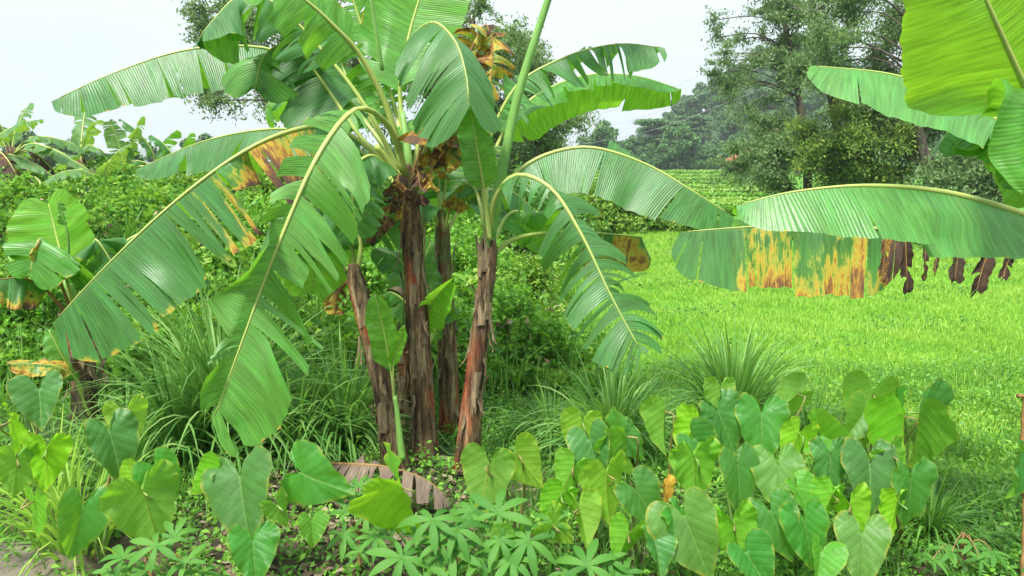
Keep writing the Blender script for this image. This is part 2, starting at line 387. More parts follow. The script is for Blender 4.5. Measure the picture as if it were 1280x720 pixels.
# ------------------------------------------------------------------ banana leaf
def ortho(d, T):
    d = d - T * d.dot(T)
    return d.normalized() if d.length > 1e-4 else Vector((0, 0, 1))
def interp(v, t):
    if isinstance(v[0], (tuple, list)):
        s = t * (len(v) - 1); k = min(int(s), len(v) - 2); return Vector(v[k]).lerp(Vector(v[k + 1]), s - k)
    return Vector(v)
def leaf(parent, pts, w, a, b, u0=.22, tears=(5, 5), full=.5, gap=.1, g=.35, dmg=None, mat='ban', rib='rib',
         wa=1., wb=1., flip=False, fwd=.25, r=.016, seed=0, jit=.25, pw=2.6, tb=1., world=False, n=96, label=None, wob=1., ribmin=.0028, short=0., miss=0.):
    rr = random.Random(seed * 131 + 5)
    pww = pw; wp = [Vector(p) for p in pts] if world else [P(*p) for p in pts]
    path, L = catmull(wp, n)
    def at(t):
        s = min(max(t, 0), 1) * (n - 1); k = min(int(s), n - 2); return path[k].lerp(path[k + 1], s - k)
    def tan(t): return (at(t + .012) - at(t - .012)).normalized()
    V = []; Fc = []; UV = []; D = []
    NV = 7
    for side, dv, ww, nt_ in ((1, a, wa, tears[0]), (-1, b, wb, tears[1])):
        if ww <= 0: continue
        bs = sorted(rr.random() ** tb for _ in range(nt_)); bs = [0] + bs + [1]
        for t0, t1 in zip(bs[:-1], bs[1:]):
            if t1 - t0 < .006: continue
            v0 = 0. if rr.random() < full else rr.uniform(.25, .8)
            droop = rr.gauss(0, jit) ; fj = rr.gauss(0, jit * .5); lf = 1 - abs(rr.gauss(0, .04)) - (short * rr.random()) - (rr.uniform(.25, .75) if rr.random() < miss else 0); gp = gap * rr.uniform(.3, 1.6)
            cj = rr.gauss(0, jit * .8); dj = rr.gauss(0, .1); tw = rr.gauss(0, 1.6 * min(jit, .35)) 
            nc = max(2, int((t1 - t0) * 46) + 2)
            base = len(V)
            for c in range(nc):
                t = t0 + (t1 - t0) * c / (nc - 1)
                pr = ww * w * math.sqrt(max(1 - (1 - min(t / .16, 1)) ** 2, 0)) * max(1 - max(0, (t - .5) / .5) ** pww, 0) ** .6
                pr = max(pr, .002) * lf * (1 + .015 * math.sin(t * 90 + side))
                tc_ = (t0 + t1) / 2
                pos = None
                for k in range(NV):
                    v = k / (NV - 1)
                    vv = max(0, (v - v0) / (1 - v0)) if v0 < 1 else 0
                    if k == 0:
                        u = u0 + (1 - u0) * t; Tn = tan(u)
                        d0 = ortho(interp(dv, t), Tn)
                        pos = at(u); Nn = d0.cross(Tn)
                    else:
                        te = tc_ + (t - tc_) * (1 - gp * vv ** .6)
                        dr = d0 + Tn * (fwd + fj * vv + (1.2 * max(0, t - .85) / .15 * .8)) + Vector((0, 0, -1)) * (g * (v ** 1.3) + droop * vv)
                        dr += Vector((0, -1, 0)) * cj * vv * .5
                        dr.normalize()
                        pos = pos + dr * (pr / (NV - 1))
                        if gp > 0: pos = pos + Tn * (-(t - tc_) * (1 - u0) * L * gp * (vv ** .6 - max(0, (v - 1 / (NV - 1) - v0) / (1 - v0)) ** .6))
                    rip = .004 * wob * math.sin(t * 38 + side * 2 + seed) * v + .0055 * wob * math.sin(t * 15 + seed * 1.7) * v
                    q = pos + Vector((rip * .5, -rip, rip * .6))
                    q = q + Nn * (tw * (t - tc_) * (1 - u0) * L * min(1, vv * 2.5) * min(1, (1 - t) * 4, .1 + t * 5))
                    V.append(q); UV.append((u * L, side * v)); dd_ = dmg(t, v, side) if dmg else 0.; D.append(dd_ + (dj if dd_ > .12 else 0))
            flipface = (side == 1)
            for c in range(nc - 1):
                for k in range(NV - 1):
                    i = base + c * NV + k; f = (i, i + 1, i + NV + 1, i + NV)
                    Fc.append(f if flipface else f[::-1])
    # orient: front = upper surface
    tm = .5; Tn = tan(u0 + .5 * (1 - u0)); da, db = ortho(interp(a, .5), Tn), ortho(interp(b, .5), Tn)
    up = -(da + db) + Vector((0, 0, .4))
    i0 = Fc[len(Fc) // 4]; nn = (V[i0[1]] - V[i0[0]]).cross(V[i0[3]] - V[i0[0]])
    if (nn.dot(up) < 0) != flip: Fc = [f[::-1] for f in Fc]
    o = build('leaf', V, Fc, M[mat], parent, uv=UV, attr={'dmg': D})
    if label: o['label'] = label
    rad = [max(r * (1 - i / (n - 1)) ** .8 * (1 if i / n < u0 else 1), ribmin) for i in range(0, n, 3)] 
    pth = path[::3]
    Vt, Ft, Ut = tube_arrays(pth, rad[:len(pth)], 8)
    build('midrib', Vt, Ft, M[rib], o, uv=Ut)
    return o

def trunk(parent, pts, r0, r1, seed=0, name='trunk', green=0.0, flaps=10, mat='trunk', world=False):
    rr = random.Random(seed)
    path, L = catmull([Vector(p) for p in pts] if world else [P(*p) for p in pts], 90)
    k = 28; V = []; Fc = []; UV = []; A = []
    for i, p in enumerate(path):
        u = i / 89; rad = (r0 + (r1 - r0) * u) * (1 + .35 * math.exp(-u * 14)) * (1 - .45 * max(0, (u - .9) / .1) ** 1.5)
        for j in range(k):
            an = 2 * math.pi * j / k; c, s = math.cos(an), math.sin(an)
            rn = rad * (1 + .22 * mnoise.noise(Vector((c * 1.6 + seed, s * 1.6, u * L * 1.6))) + .14 * mnoise.noise(Vector((c * 5 + seed, s * 5, u * L * 3)))
                        + .10 * (((an * .8 + u * L * 2.6 + seed * .37) % 1.0)) - .03)
            V.append(p + Vector((c * rn, s * rn, 0))); UV.append((j / k, u * L)); A.append(green * u)
    for i in range(89):
        for j in range(k): Fc.append((i * k + j, i * k + (j + 1) % k, (i + 1) * k + (j + 1) % k, (i + 1) * k + j))
    Fc.append(tuple(89 * k + j for j in range(k)))
    o = build(name, V, Fc, M[mat], parent, uv=UV, attr={'green': A})
    # dry sheath strips peeling off: one part
    mb = MB()
    for q in range(flaps):
        u = rr.uniform(.12, .97); i = int(u * 85); an = rr.uniform(math.pi, 2 * math.pi) if rr.random() < .75 else rr.uniform(0, 6.28)
        rad = (r0 + (r1 - r0) * u) * 1.02; ln = rr.uniform(.1, .34); wd = rr.uniform(.006, .028); curl = rr.uniform(.005, .06); up = rr.random() < .35
        c, s = math.cos(an), math.sin(an); tn = Vector((-s, c, 0)); p0 = path[i] + Vector((c, s, 0)) * rad
        vs = []; n = 7
        for a_ in range(n):
            f = a_ / (n - 1); z = (ln * f if up else -ln * f)
            z0 = p0 + Vector((c, s, 0)) * (curl * f * f + .004) + Vector((0, 0, z * (1 - .25 * f)))
            jz = Vector((rr.gauss(0, .004), rr.gauss(0, .004), 0)); ww = wd * (1 - .93 * f ** 1.5)
            vs += [z0 - tn * ww + jz, z0 + Vector((c, s, 0)) * .008, z0 + tn * ww + jz]
        mb.add(vs, [(a_ * 3 + b_, a_ * 3 + b_ + 1, a_ * 3 + b_ + 4, a_ * 3 + b_ + 3) for a_ in range(n - 1) for b_ in (0, 1)])
    if flaps: mb.build('dry_sheath', M['sheath'], o)
    return o

UPN = (0, -.3, 1)
GB = 'banana plants of the clump in the middle'
# ---------- main stem
b1 = thing('banana_plant', P(530, 574, 4.5), 'banana plant with the thickest shaggy brown stem, in the middle of the clump', 'banana plant', GB)
trunk(b1, [(531, 578, 4.5), (527, 480, 4.5), (519, 360, 4.5), (513, 270, 4.5), (508, 205, 4.5)], .075, .052, 3, green=.0, flaps=26)
# green crown of leaf bases above it
def petiole_stub(parent, pts, r0, r1, mat='rib_green'):
    mb = MB(); mb.tube([P(*p) for p in pts], r0, 14, 10, r1); return mb.build('leaf_base', M[mat], parent)
petiole_stub(b1, [(512, 250, 4.52), (510, 195, 4.52), (503, 140, 4.6)], .034, .016)
petiole_stub(b1, [(518, 235, 4.42), (532, 190, 4.38), (546, 150, 4.35)], .028, .014, 'rib')
petiole_stub(b1, [(504, 240, 4.42), (488, 205, 4.36), (470, 182, 4.3)], .026, .016, 'rib')
S = (508, 225, 4.48)
def dm(c, wd, k=1., side=None):
    def f(t, v, s):
        if side and s != side: return 0.
        return k * math.exp(-((t - c) / wd) ** 2)
    return f
# big front leaf
leaf(b1, [S, (487, 160, 4.25), (447, 136, 4.0), (400, 190, 3.8), (350, 300, 3.62), (305, 420, 3.5), (264, 532, 3.42)], .38,
     [(1, .1, -.0), (1, .15, -.55), (.9, 0, -.2)], [(-.8, -.5, -.1), (-.55, -.5, -.55), (-.5, -.3, -.3)], u0=.27, tears=(23, 20), full=.85, gap=.42, g=.6, wb=.42, jit=.25, tb=1.7, seed=1, r=.019, fwd=.38, miss=.12, pw=7,
     label='largest front leaf, pale yellow midrib with torn comb-like strips hanging to the lower left')
leaf(b1, [S, (470, 192, 4.5), (420, 160, 4.4), (368, 162, 4.3), (300, 192, 4.15), (215, 255, 4.0), (130, 335, 3.88), (65, 405, 3.8)], .42,
     [(.5, -.1, -.8), (.55, -.1, -.75), (.3, -.1, -.9)], [(-.3, .9, -.3), (-.2, .9, -.5)], u0=.14, tears=(30, 6), full=.7, gap=.22, g=.25, wb=.55, jit=.16, seed=2, miss=.1, pw=7, fwd=.0,
     dmg=lambda t, v, s: (.8 * math.exp(-((t - .3) / .19) ** 2) * (.6 + .5 * v) + (.3 if v > .85 else 0)) if s == 1 else .1, label='long drooping leaf with scorched brown and yellow middle')
# folded fan leaf
leaf(b1, [(515, 225, 4.6), (500, 120, 4.7), (512, 55, 4.6), (540, 28, 4.35), (568, 50, 4.12), (582, 90, 4.0), (587, 135, 3.93)], .44,
     [(-.85, -.3, -.55), (-.7, -.3, -.75), (-.3, -.2, -.9)], [(.7, .25, -.7), (.8, .1, -.7), (.3, 0, -.9)], u0=.52, tears=(11, 6), full=.7, gap=.2, g=.9, jit=.12, seed=3, r=.017, wb=.75, fwd=.35, pw=5)
# upright bright leaf at the top
leaf(b1, [(512, 215, 4.7), (500, 130, 4.8), (510, 50, 4.9), (530, -20, 4.95), (556, -110, 5.0)], .32,
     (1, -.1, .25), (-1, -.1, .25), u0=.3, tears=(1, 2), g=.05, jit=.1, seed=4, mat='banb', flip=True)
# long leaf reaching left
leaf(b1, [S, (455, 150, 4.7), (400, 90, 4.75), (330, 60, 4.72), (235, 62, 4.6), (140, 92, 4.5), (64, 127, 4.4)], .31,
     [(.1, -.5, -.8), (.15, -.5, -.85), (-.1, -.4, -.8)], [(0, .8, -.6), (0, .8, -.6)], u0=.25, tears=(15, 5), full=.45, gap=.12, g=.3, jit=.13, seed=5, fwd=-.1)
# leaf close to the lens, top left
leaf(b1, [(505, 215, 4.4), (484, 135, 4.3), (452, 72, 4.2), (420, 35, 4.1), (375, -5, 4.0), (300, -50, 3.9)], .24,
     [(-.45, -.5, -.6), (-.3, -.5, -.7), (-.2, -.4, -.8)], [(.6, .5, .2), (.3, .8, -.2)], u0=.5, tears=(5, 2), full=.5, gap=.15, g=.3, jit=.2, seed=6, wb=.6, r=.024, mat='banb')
leaf(b1, [(500, 215, 4.5), (455, 130, 4.5), (400, 60, 4.5), (345, 5, 4.45), (300, -5, 4.4), (262, 30, 4.3), (245, 55, 4.3)], .3,
     [(-.2, -.6, -.6), (-.1, -.6, -.7)], [(.3, .6, -.6), (.3, .5, -.7)], u0=.42, tears=(8, 8), full=.8, gap=.3, g=.6, jit=.35, seed=7)
# dark shaded leaf hanging in front of the left crown
leaf(b1, [(500, 220, 4.5), (450, 170, 4.55), (405, 105, 4.6), (365, 55, 4.6), (330, 70, 4.55), (318, 115, 4.5)], .34,
     [(-.7, -.3, -.6), (-.6, -.2, -.7)], [(.7, .3, -.6), (.8, .2, -.6)], u0=.3, tears=(9, 8), full=.7, gap=.3, g=.7, jit=.3, seed=8)
# tattered leaves going up behind
leaf(b1, [(506, 205, 4.8), (490, 120, 5.0), (455, 40, 5.1), (430, -40, 5.1), (410, -110, 5.0)], .3,
     [(.95, -.2, -.1), (.95, -.2, -.3)], [(-.9, -.2, .0), (-.9, -.2, -.3)], u0=.25, tears=(20, 20), full=.95, gap=.6, g=.7, jit=.45, seed=9, miss=.25)
leaf(b1, [(506, 205, 4.9), (480, 140, 5.2), (440, 90, 5.4), (395, 80, 5.5), (350, 105, 5.5), (330, 140, 5.4)], .34,
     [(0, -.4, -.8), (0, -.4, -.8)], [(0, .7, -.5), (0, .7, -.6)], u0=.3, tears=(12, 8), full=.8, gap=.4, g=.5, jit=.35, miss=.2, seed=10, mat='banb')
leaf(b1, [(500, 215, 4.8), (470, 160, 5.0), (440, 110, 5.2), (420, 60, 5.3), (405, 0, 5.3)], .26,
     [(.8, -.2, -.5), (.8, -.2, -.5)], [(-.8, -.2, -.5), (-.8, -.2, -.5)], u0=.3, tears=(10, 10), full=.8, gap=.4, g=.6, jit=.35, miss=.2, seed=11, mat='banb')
leaf(b1, [(500, 235, 4.9), (455, 192, 5.2), (400, 166, 5.3), (330, 162, 5.4), (250, 178, 5.5), (170, 212, 5.5)], .27,
     [(.1, -.55, -.75), (.1, -.5, -.8)], [(0, .7, -.5), (0, .7, -.5)], u0=.2, tears=(4, 3), full=.3, gap=.06, g=.25, jit=.06, seed=12)
# thin bare petiole rising
petiole_stub(b1, [(478, 88, 4.3), (470, 40, 4.25), (461, -20, 4.2)], .011, .009)
# dead folded leaf
DEAD = lambda t, v, s: .42 + .2 * v
leaf(b1, [(520, 215, 4.6), (560, 130, 4.7), (590, 60, 4.8), (606, 30, 4.8), (616, 60, 4.75), (612, 120, 4.7)], .16,
     [(.6, -.2, -.8), (.3, -.2, -.9)], [(-.6, -.2, -.8), (-.3, 0, -.9)], u0=.5, tears=(14, 14), full=1., gap=.7, g=1.1, jit=.6, miss=.15, dmg=DEAD, rib='rib_brown', seed=13, wob=3, label='withered orange-brown leaf folded over')
leaf(b1, [(515, 220, 4.5), (540, 160, 4.45), (560, 145, 4.4), (572, 170, 4.35), (570, 200, 4.35)], .26,
     [(.5, 0, -.9), (.3, 0, -.9)], [(-.7, 0, -.8), (-.5, 0, -.9)], u0=.3, tears=(9, 9), full=.9, gap=.4, g=1., jit=.4, dmg=lambda t, v, s: .3 + .4 * v, rib='rib_brown', seed=14, wob=2, label='withered yellow-brown leaf around the stem top')
leaf(b1, [(515, 230, 4.6), (530, 150, 4.7), (560, 130, 4.8), (590, 160, 4.8), (610, 210, 4.8)], .24,
     [(.5, 0, -.9), (.3, 0, -.9)], [(-.7, 0, -.8), (-.5, 0, -.9)], u0=.2, tears=(10, 8), full=.7, gap=.2, g=.5, jit=.2, seed=15, dmg=dm(.6, .3, .4))
leaf(b1, [(505, 235, 4.45), (480, 205, 4.3), (460, 195, 4.2), (440, 220, 4.1), (445, 290, 4.1)], .22,
     [(.8, 0, -.5), (.8, 0, -.6)], [(-.7, 0, -.6), (-.6, 0, -.8)], u0=.2, tears=(10, 8), full=.8, gap=.35, g=.6, jit=.2, seed=16)
for i, (x0, y0, x1, y1, w_) in enumerate([(498, 215, 486, 268, .07), (522, 205, 528, 262, .06), (537, 190, 541, 240, .07), (560, 165, 556, 222, .08), (484, 268, 462, 305, .05), (586, 70, 592, 135, .08), (505, 232, 503, 290, .05), (551, 172, 546, 215, .05), (640, 62, 628, 30, .0)][:8]):
    leaf(b1, [(x0 - 8, y0 + 22, 4.42), (x0 - 2, y0 + 2, 4.38), (x0, y0 + 8, 4.35), ((x0 + x1) / 2, (y0 + y1) / 2, 4.33), (x1, y1, 4.33)], w_,
         (-.9, -.4, -.3), (.9, -.3, -.3), u0=.3, tears=(4, 4), full=1, gap=.5, g=.8, jit=.4, seed=120 + i, dmg=(lambda t, v, s: .5 + .1 * v) if i in (2, 3, 5) else (lambda t, v, s: .75), rib='rib_brown', wob=3, r=.008, label='dry brown shred hanging at the crown')
# ---------- right stem
b2 = thing('banana_plant', P(585, 584, 4.3), 'banana plant at the right of the clump, its torn leaves arching over the field', 'banana plant', GB)
trunk(b2, [(583, 588, 4.3), (592, 480, 4.3), (602, 390, 4.3), (611, 330, 4.3), (612, 285, 4.3)], .062, .042, 11, green=.25, flaps=22)
petiole_stub(b2, [(612, 320, 4.3), (611, 285, 4.3), (612, 255, 4.3)], .042, .03)
S2 = (612, 300, 4.3)
leaf(b2, [S2, (622, 240, 4.28), (632, 190, 4.27), (650, 110, 4.25), (685, 0, 4.2), (715, -90, 4.15), (760, -330, 4.1)], .26,
     (-1, -.2, .2), (1, -.2, .2), u0=.6, tears=(2, 2), g=.1, seed=21, r=.034, rib='rib_green', mat='banb')
leaf(b2, [S2, (618, 250, 4.2), (645, 219, 4.1), (688, 235, 4.0), (725, 290, 3.9), (765, 372, 3.8), (803, 442, 3.72)], .33,
     [(-.75, -.3, -.4), (-.7, -.2, -.7), (-.6, -.2, -.4)], [(.7, .3, -.3), (.85, .0, -.4), (.7, 0, .1)], u0=.22, tears=(34, 34), full=.92, gap=.5, g=1.1, wa=.85, wb=.7, jit=.35, seed=22, fwd=.2, miss=.12, pw=6,
     label='torn feather-like leaf hanging toward the grass')
leaf(b2, [S2, (630, 235, 4.35), (672, 198, 4.4), (735, 184, 4.35), (805, 204, 4.3), (865, 238, 4.22), (918, 272, 4.2)], .3,
     [(-.1, -.5, -.8), (-.25, -.45, -.8)], [(.2, .8, .1), (.2, .8, -.3)], u0=.2, tears=(8, 5), full=.6, gap=.06, g=.15, jit=.1, seed=23, fwd=-.1, wb=.6)
leaf(b2, [(608, 300, 4.5), (603, 210, 4.6), (640, 115, 4.6), (700, 74, 4.6), (770, 55, 4.55), (832, 60, 4.5)], .3,
     [(-.1, -.5, -.8), (0, -.5, -.7)], [(.1, .9, .0), (.1, .8, -.1)], u0=.34, tears=(26, 8), full=.9, gap=.35, g=.5, jit=.35, seed=24, short=.3, wb=.6, miss=.3)
leaf(b2, [(608, 300, 4.6), (612, 210, 4.8), (650, 136, 4.9), (720, 97, 5.0), (790, 94, 5.0), (852, 112, 4.95)], .3,
     [(0, -.7, -.45), (0, -.7, -.45)], [(0, .5, -.85), (0, .4, -.9)], u0=.36, tears=(6, 3), full=.5, gap=.06, g=.15, jit=.08, seed=25, wa=.55, wb=.92, mat='banb', fwd=-.1)
leaf(b2, [(612, 300, 4.25), (606, 245, 4.2), (598, 195, 4.12), (588, 135, 4.1)], .1,
     [(-.9, -.4, .1), (-.9, -.4, .1)], [(.9, -.3, .1), (.9, -.4, .1)], u0=.38, tears=(0, 1), g=.05, seed=26, mat='ban', jit=.05)
leaf(b2, [(614, 310, 4.4), (632, 272, 4.6), (652, 265, 4.7), (672, 285, 4.8), (682, 318, 4.8)], .2,
     [(-.7, -.4, -.5), (-.6, -.4, -.5)], [(.8, .3, -.1), (.8, .2, -.3)], u0=.2, tears=(2, 2), g=.2, seed=27, mat='banb', jit=.08)
leaf(b2, [(614, 322, 4.35), (640, 300, 4.4), (685, 291, 4.5), (740, 291, 4.6), (802, 296, 4.7)], .22,
     [(0, -.1, -1), (0, -.1, -1)], [(0, .5, -.8), (0, .4, -.8)], u0=.6, tears=(6, 4), full=.95, gap=.15, g=.2, seed=28, jit=.12, wb=.5, fwd=-.05, pw=20,
     dmg=lambda t, v, s: .3 + .1 * v, rib='rib', label='yellowed leaf remnant hanging from a bare midrib')
leaf(b2, [(610, 310, 4.3), (600, 255, 4.4), (590, 232, 4.5), (575, 235, 4.6), (566, 262, 4.6)], .12,
     [(-.7, -.3, -.6), (-.7, -.3, -.7)], [(.7, -.3, -.6), (.7, -.3, -.7)], u0=.5, tears=(3, 3), g=.4, seed=29, jit=.3, dmg=dm(.9, .5, .6))
# ---------- rear stem
b3 = thing('banana_plant', P(563, 532, 4.95), 'banana plant with the straight reddish stem standing behind the others of the clump', 'banana plant', GB)
trunk(b3, [(563, 538, 4.95), (560, 450, 4.95), (556, 360, 4.95), (553, 290, 4.95), (552, 262, 4.95)], .066, .045, 17, green=.8, flaps=14)
S3 = (553, 300, 4.95)
for i, (pt, w_, a_, b_, m_) in enumerate([
    ([S3, (566, 250, 4.9), (580, 232, 4.85), (592, 236, 4.8), (598, 256, 4.8)], .1, (-.5, -.5, -.7), (.5, -.3, -.7), 'ban'),
    ([S3, (550, 250, 5.1), (540, 220, 5.3), (530, 225, 5.5), (516, 260, 5.6)], .26, (-.7, -.4, -.5), (.7, .2, -.5), 'banb'),
    ([S3, (556, 240, 5.0), (560, 190, 5.1), (570, 150, 5.1), (585, 110, 5.1)], .26, (-.8, -.3, -.4), (.8, -.3, -.4), 'ban'),
    ([S3, (540, 262, 4.9), (520, 245, 4.8), (500, 255, 4.7), (478, 300, 4.7)], .24, (-.6, -.4, -.6), (.6, .2, -.6), 'ban'),
    ([S3, (548, 230, 5.0), (545, 180, 5.1), (520, 150, 5.2), (490, 165, 5.3)], .24, (0, -.6, -.6), (0, .6, -.6), 'ban'),
    ([S3, (575, 262, 5.1), (600, 240, 5.3), (640, 240, 5.5), (675, 270, 5.6)], .24, (0, -.5, -.8), (0, .7, -.4), 'ban')]):
    leaf(b3, pt, w_, a_, b_, u0=.3, tears=(6, 6), full=.6, gap=.15, g=.4, seed=40 + i, jit=.15, mat=m_)
# ---------- left leaning stem
b4 = thing('banana_plant', P(494, 578, 4.3), 'banana plant with a red-brown stem leaning left at the left of the clump', 'banana plant', GB)
trunk(b4, [(494, 582, 4.3), (480, 500, 4.35), (464, 430, 4.35), (450, 370, 4.35), (441, 330, 4.35)], .062, .05, 23, green=.1, flaps=24)
S4 = (446, 345, 4.5)
leaf(b4, [S4, (436, 300, 4.6), (415, 295, 4.7), (398, 320, 4.75), (390, 365, 4.75)], .26, (-.8, -.2, -.5), (.8, .1, -.5), u0=.2, tears=(5, 3), full=.5, g=.4, seed=50, jit=.12, mat='banb')
leaf(b4, [S4, (450, 300, 4.5), (430, 260, 4.55), (395, 262, 4.6), (365, 300, 4.6)], .3, (-.4, -.6, -.6), (.4, .6, -.5), u0=.2, tears=(6, 3), full=.5, g=.4, seed=51, jit=.12)
leaf(b4, [(447, 355, 4.48), (436, 352, 4.5), (422, 366, 4.55), (418, 395, 4.55)], .08, (-.7, -.2, -.7), (.7, -.1, -.7), u0=.3, tears=(5, 4), full=.9, gap=.4, g=.7, seed=52, jit=.3, dmg=lambda t, v, s: .55, rib='rib_brown', label='withered yellow leaf hanging at the stem top')
# ---------- dead stump between
b5 = thing('banana_stump', P(512, 540, 4.85), 'dry dead banana stump with grey hanging leaves between the middle and left stems', 'stump')
trunk(b5, [(512, 548, 4.85), (509, 500, 4.85), (506, 440, 4.85), (503, 405, 4.85)], .055, .04, 31, flaps=22)
leaf(b5, [(503, 412, 4.85), (498, 372, 4.82), (505, 355, 4.8), (512, 380, 4.78), (512, 440, 4.78)], .12, (-.6, -.2, -.7), (.6, -.2, -.7), u0=.2, tears=(5, 4), full=.9, gap=.5, g=.8, seed=55, jit=.3, mat='dry', rib='rib_brown')
# ---------- young suckers
b6 = thing('banana_sucker', P(498, 560, 4.15), 'young light green banana shoot with one upright oval leaf, in front of the leaning stem', 'banana plant')
petiole_stub(b6, [(503, 575, 4.15), (499, 540, 4.15), (496, 512, 4.15), (493, 495, 4.15)], .022, .012)
leaf(b6, [(494, 505, 4.15), (488, 460, 4.15), (480, 415, 4.13), (468, 365, 4.1)], .095, (-.85, -.5, .1), (.85, -.5, .1), u0=.28, tears=(0, 0), g=.02, seed=60, mat='ban9', jit=.02, r=.008)
leaf(b6, [(492, 500, 4.15), (492, 455, 4.1), (500, 425, 4.05), (506, 405, 4.0)], .04, (-.85, -.5, .1), (.85, -.5, .1), u0=.4, tears=(0, 0), g=.02, seed=61, mat='banb', jit=.02, r=.007)
b7 = thing('banana_sucker', P(536, 530, 4.75), 'young banana shoot with dark leaves behind the middle stem', 'banana plant')
petiole_stub(b7, [(536, 540, 4.75), (532, 470, 4.75), (530, 410, 4.75)], .03, .02)
leaf(b7, [(531, 430, 4.75), (534, 395, 4.6), (548, 368, 4.5), (567, 348, 4.4)], .14, (-.5, -.6, -.1), (.6, -.6, .1), u0=.2, tears=(1, 1), g=.1, seed=62, mat='banb', jit=.05, r=.01)
leaf(b7, [(530, 430, 4.75), (520, 370, 4.8), (500, 325, 4.85), (470, 310, 4.9)], .17, (-.5, -.6, -.4), (.4, .6, -.1), u0=.2, tears=(5, 3), g=.3, seed=63, jit=.1)
leaf(b7, [(530, 430, 4.75), (524, 370, 4.9), (528, 330, 4.95), (540, 300, 5.0)], .16, (-.8, -.3, -.1), (.8, -.3, -.1), u0=.2, tears=(4, 3), g=.2, seed=64, jit=.1)
leaf(b7, [(530, 430, 4.75), (512, 385, 4.7), (488, 365, 4.7), (476, 380, 4.68)], .12, (-.5, -.6, -.4), (.4, .6, -.1), u0=.25, tears=(3, 3), g=.3, seed=65, jit=.1, mat='banb')
leaf(b7, [(532, 440, 4.75), (546, 405, 4.85), (558, 385, 4.9), (565, 400, 4.9)], .12, (-.5, -.6, -.4), (.4, .6, -.1), u0=.25, tears=(3, 3), g=.3, seed=66, jit=.1)

# ---------- left plant
b8 = thing('banana_plant', P(108, 545, 5.0), 'small banana plant at the left edge with short grey-brown stem and hooked dead leaf stalk', 'banana plant')
trunk(b8, [(108, 550, 5.0), (107, 500, 5.0), (103, 450, 5.0), (96, 395, 5.0)], .085, .066, 41, flaps=26)
mb = MB(); mb.tube([P(98, 412, 5.0), P(92, 380, 4.95), P(84, 350, 4.9)], .05, 8, 8, .025); mb.build('leaf_base', M['rib_green'], b8)
S8 = (93, 390, 4.95)
leaf(b8, [S8, (84, 345, 4.95), (72, 300, 5.0), (60, 252, 5.05)], .3, (-.95, -.3, .15), (.95, -.3, -.1), u0=.3, tears=(1, 4), g=.15, seed=70, mat='banb', jit=.1, r=.015)
leaf(b8, [S8, (80, 340, 4.8), (60, 306, 4.6), (48, 300, 4.5), (36, 345, 4.45)], .27, [(-.8, -.3, -.5), (-.8, -.3, -.5)], (.9, -.2, -.4), u0=.25, tears=(1, 1), g=.25, seed=71, mat='banb', jit=.1, r=.014, wa=.8, wb=1.2)
leaf(b8, [(86, 330, 4.8), (84, 290, 4.75), (72, 250, 4.7)], .03, (-1, 0, 0), (1, 0, 0), u0=.6, tears=(0, 0), seed=72, r=.012, rib='rib_green')
leaf(b8, [(90, 390, 4.9), (74, 350, 4.7), (52, 302, 4.5), (47, 320, 4.48), (55, 352, 4.48)], .03, (-1, 0, -.5), (1, 0, -.5), u0=.75, tears=(0, 0), seed=73, r=.013, rib='rib_brown', dmg=lambda t, v, s: .4, label='hooked brown dead leaf stalk')
leaf(b8, [(90, 400, 4.9), (60, 365, 4.7), (30, 348, 4.5), (-10, 350, 4.4)], .2, (.1, -.3, -1), (0, .6, -.7), u0=.45, tears=(4, 2), seed=74, dmg=lambda t, v, s: .1 + .6 * v ** 2, rib='rib_brown', wb=.5, label='leaf with scorched hanging margin')
leaf(b8, [(105, 520, 4.95), (100, 480, 4.85), (70, 458, 4.75), (10, 455, 4.6)], .09, (0, -.5, -.6), (0, .6, .2), u0=.5, tears=(1, 1), seed=75, dmg=lambda t, v, s: .25 + .4 * t * v, label='low leaf turning pink-brown', r=.01)
leaf(b8, [(112, 520, 4.9), (92, 470, 4.85), (75, 440, 4.8), (60, 410, 4.8)], .09, (-.7, -.5, 0), (.8, -.5, 0), u0=.4, tears=(0, 1), seed=76, r=.01)
leaf(b8, [(98, 400, 5.0), (125, 335, 5.1), (160, 300, 5.2), (200, 285, 5.3), (235, 300, 5.35)], .26, (0, -.6, -.6), (0, .7, -.3), u0=.3, tears=(14, 10), full=.8, gap=.3, g=.5, seed=77, jit=.2)
leaf(b8, [(98, 400, 5.0), (120, 350, 4.9), (118, 300, 4.8), (135, 320, 4.8), (150, 350, 4.8)], .2, (-.3, -.6, -.6), (.3, .7, -.3), u0=.3, tears=(5, 5), full=.8, gap=.2, g=.4, seed=78, jit=.2)
leaf(b8, [(100, 420, 5.0), (118, 430, 4.92), (128, 450, 4.9), (130, 480, 4.9)], .05, (-1, 0, -.5), (1, 0, -.5), u0=.2, tears=(3, 3), full=.9, gap=.5, g=.8, seed=79, mat='dry', rib='rib_brown')

# ---------- right plant (stem outside the frame)
gz = Hs(2.45, 3.3)
b9 = thing('banana_plant', (2.5, 3.35, gz), 'nearby banana plant at the right edge with huge smooth light green leaves', 'banana plant')
trunk(b9, [(2.5, 3.35, gz - .03), (2.49, 3.35, .7), (2.47, 3.35, 1.3), (2.46, 3.35, 1.65)], .085, .065, 51, green=.7, flaps=12, world=True)
def Q(v): return Vector(v)
T9 = (1345, 300, 3.35)
leaf(b9, [T9, (1320, 285, 3.3), (1262, 262, 3.2), (1180, 240, 3.1), (1085, 232, 3.05), (990, 240, 3.05), (916, 258, 3.08)], .315,
     [(0, -.75, -.65), (0, -.7, -.75), (.1, -.6, -.75)], [(0, .75, -.5), (0, .8, -.55)], u0=.12, tears=(2, 1), full=.0, gap=.03, g=.12, jit=.05, seed=81, r=.02, fwd=-.15, label='longest leaf, broad and almost untorn, spread horizontally', mat='ban9')if False else None
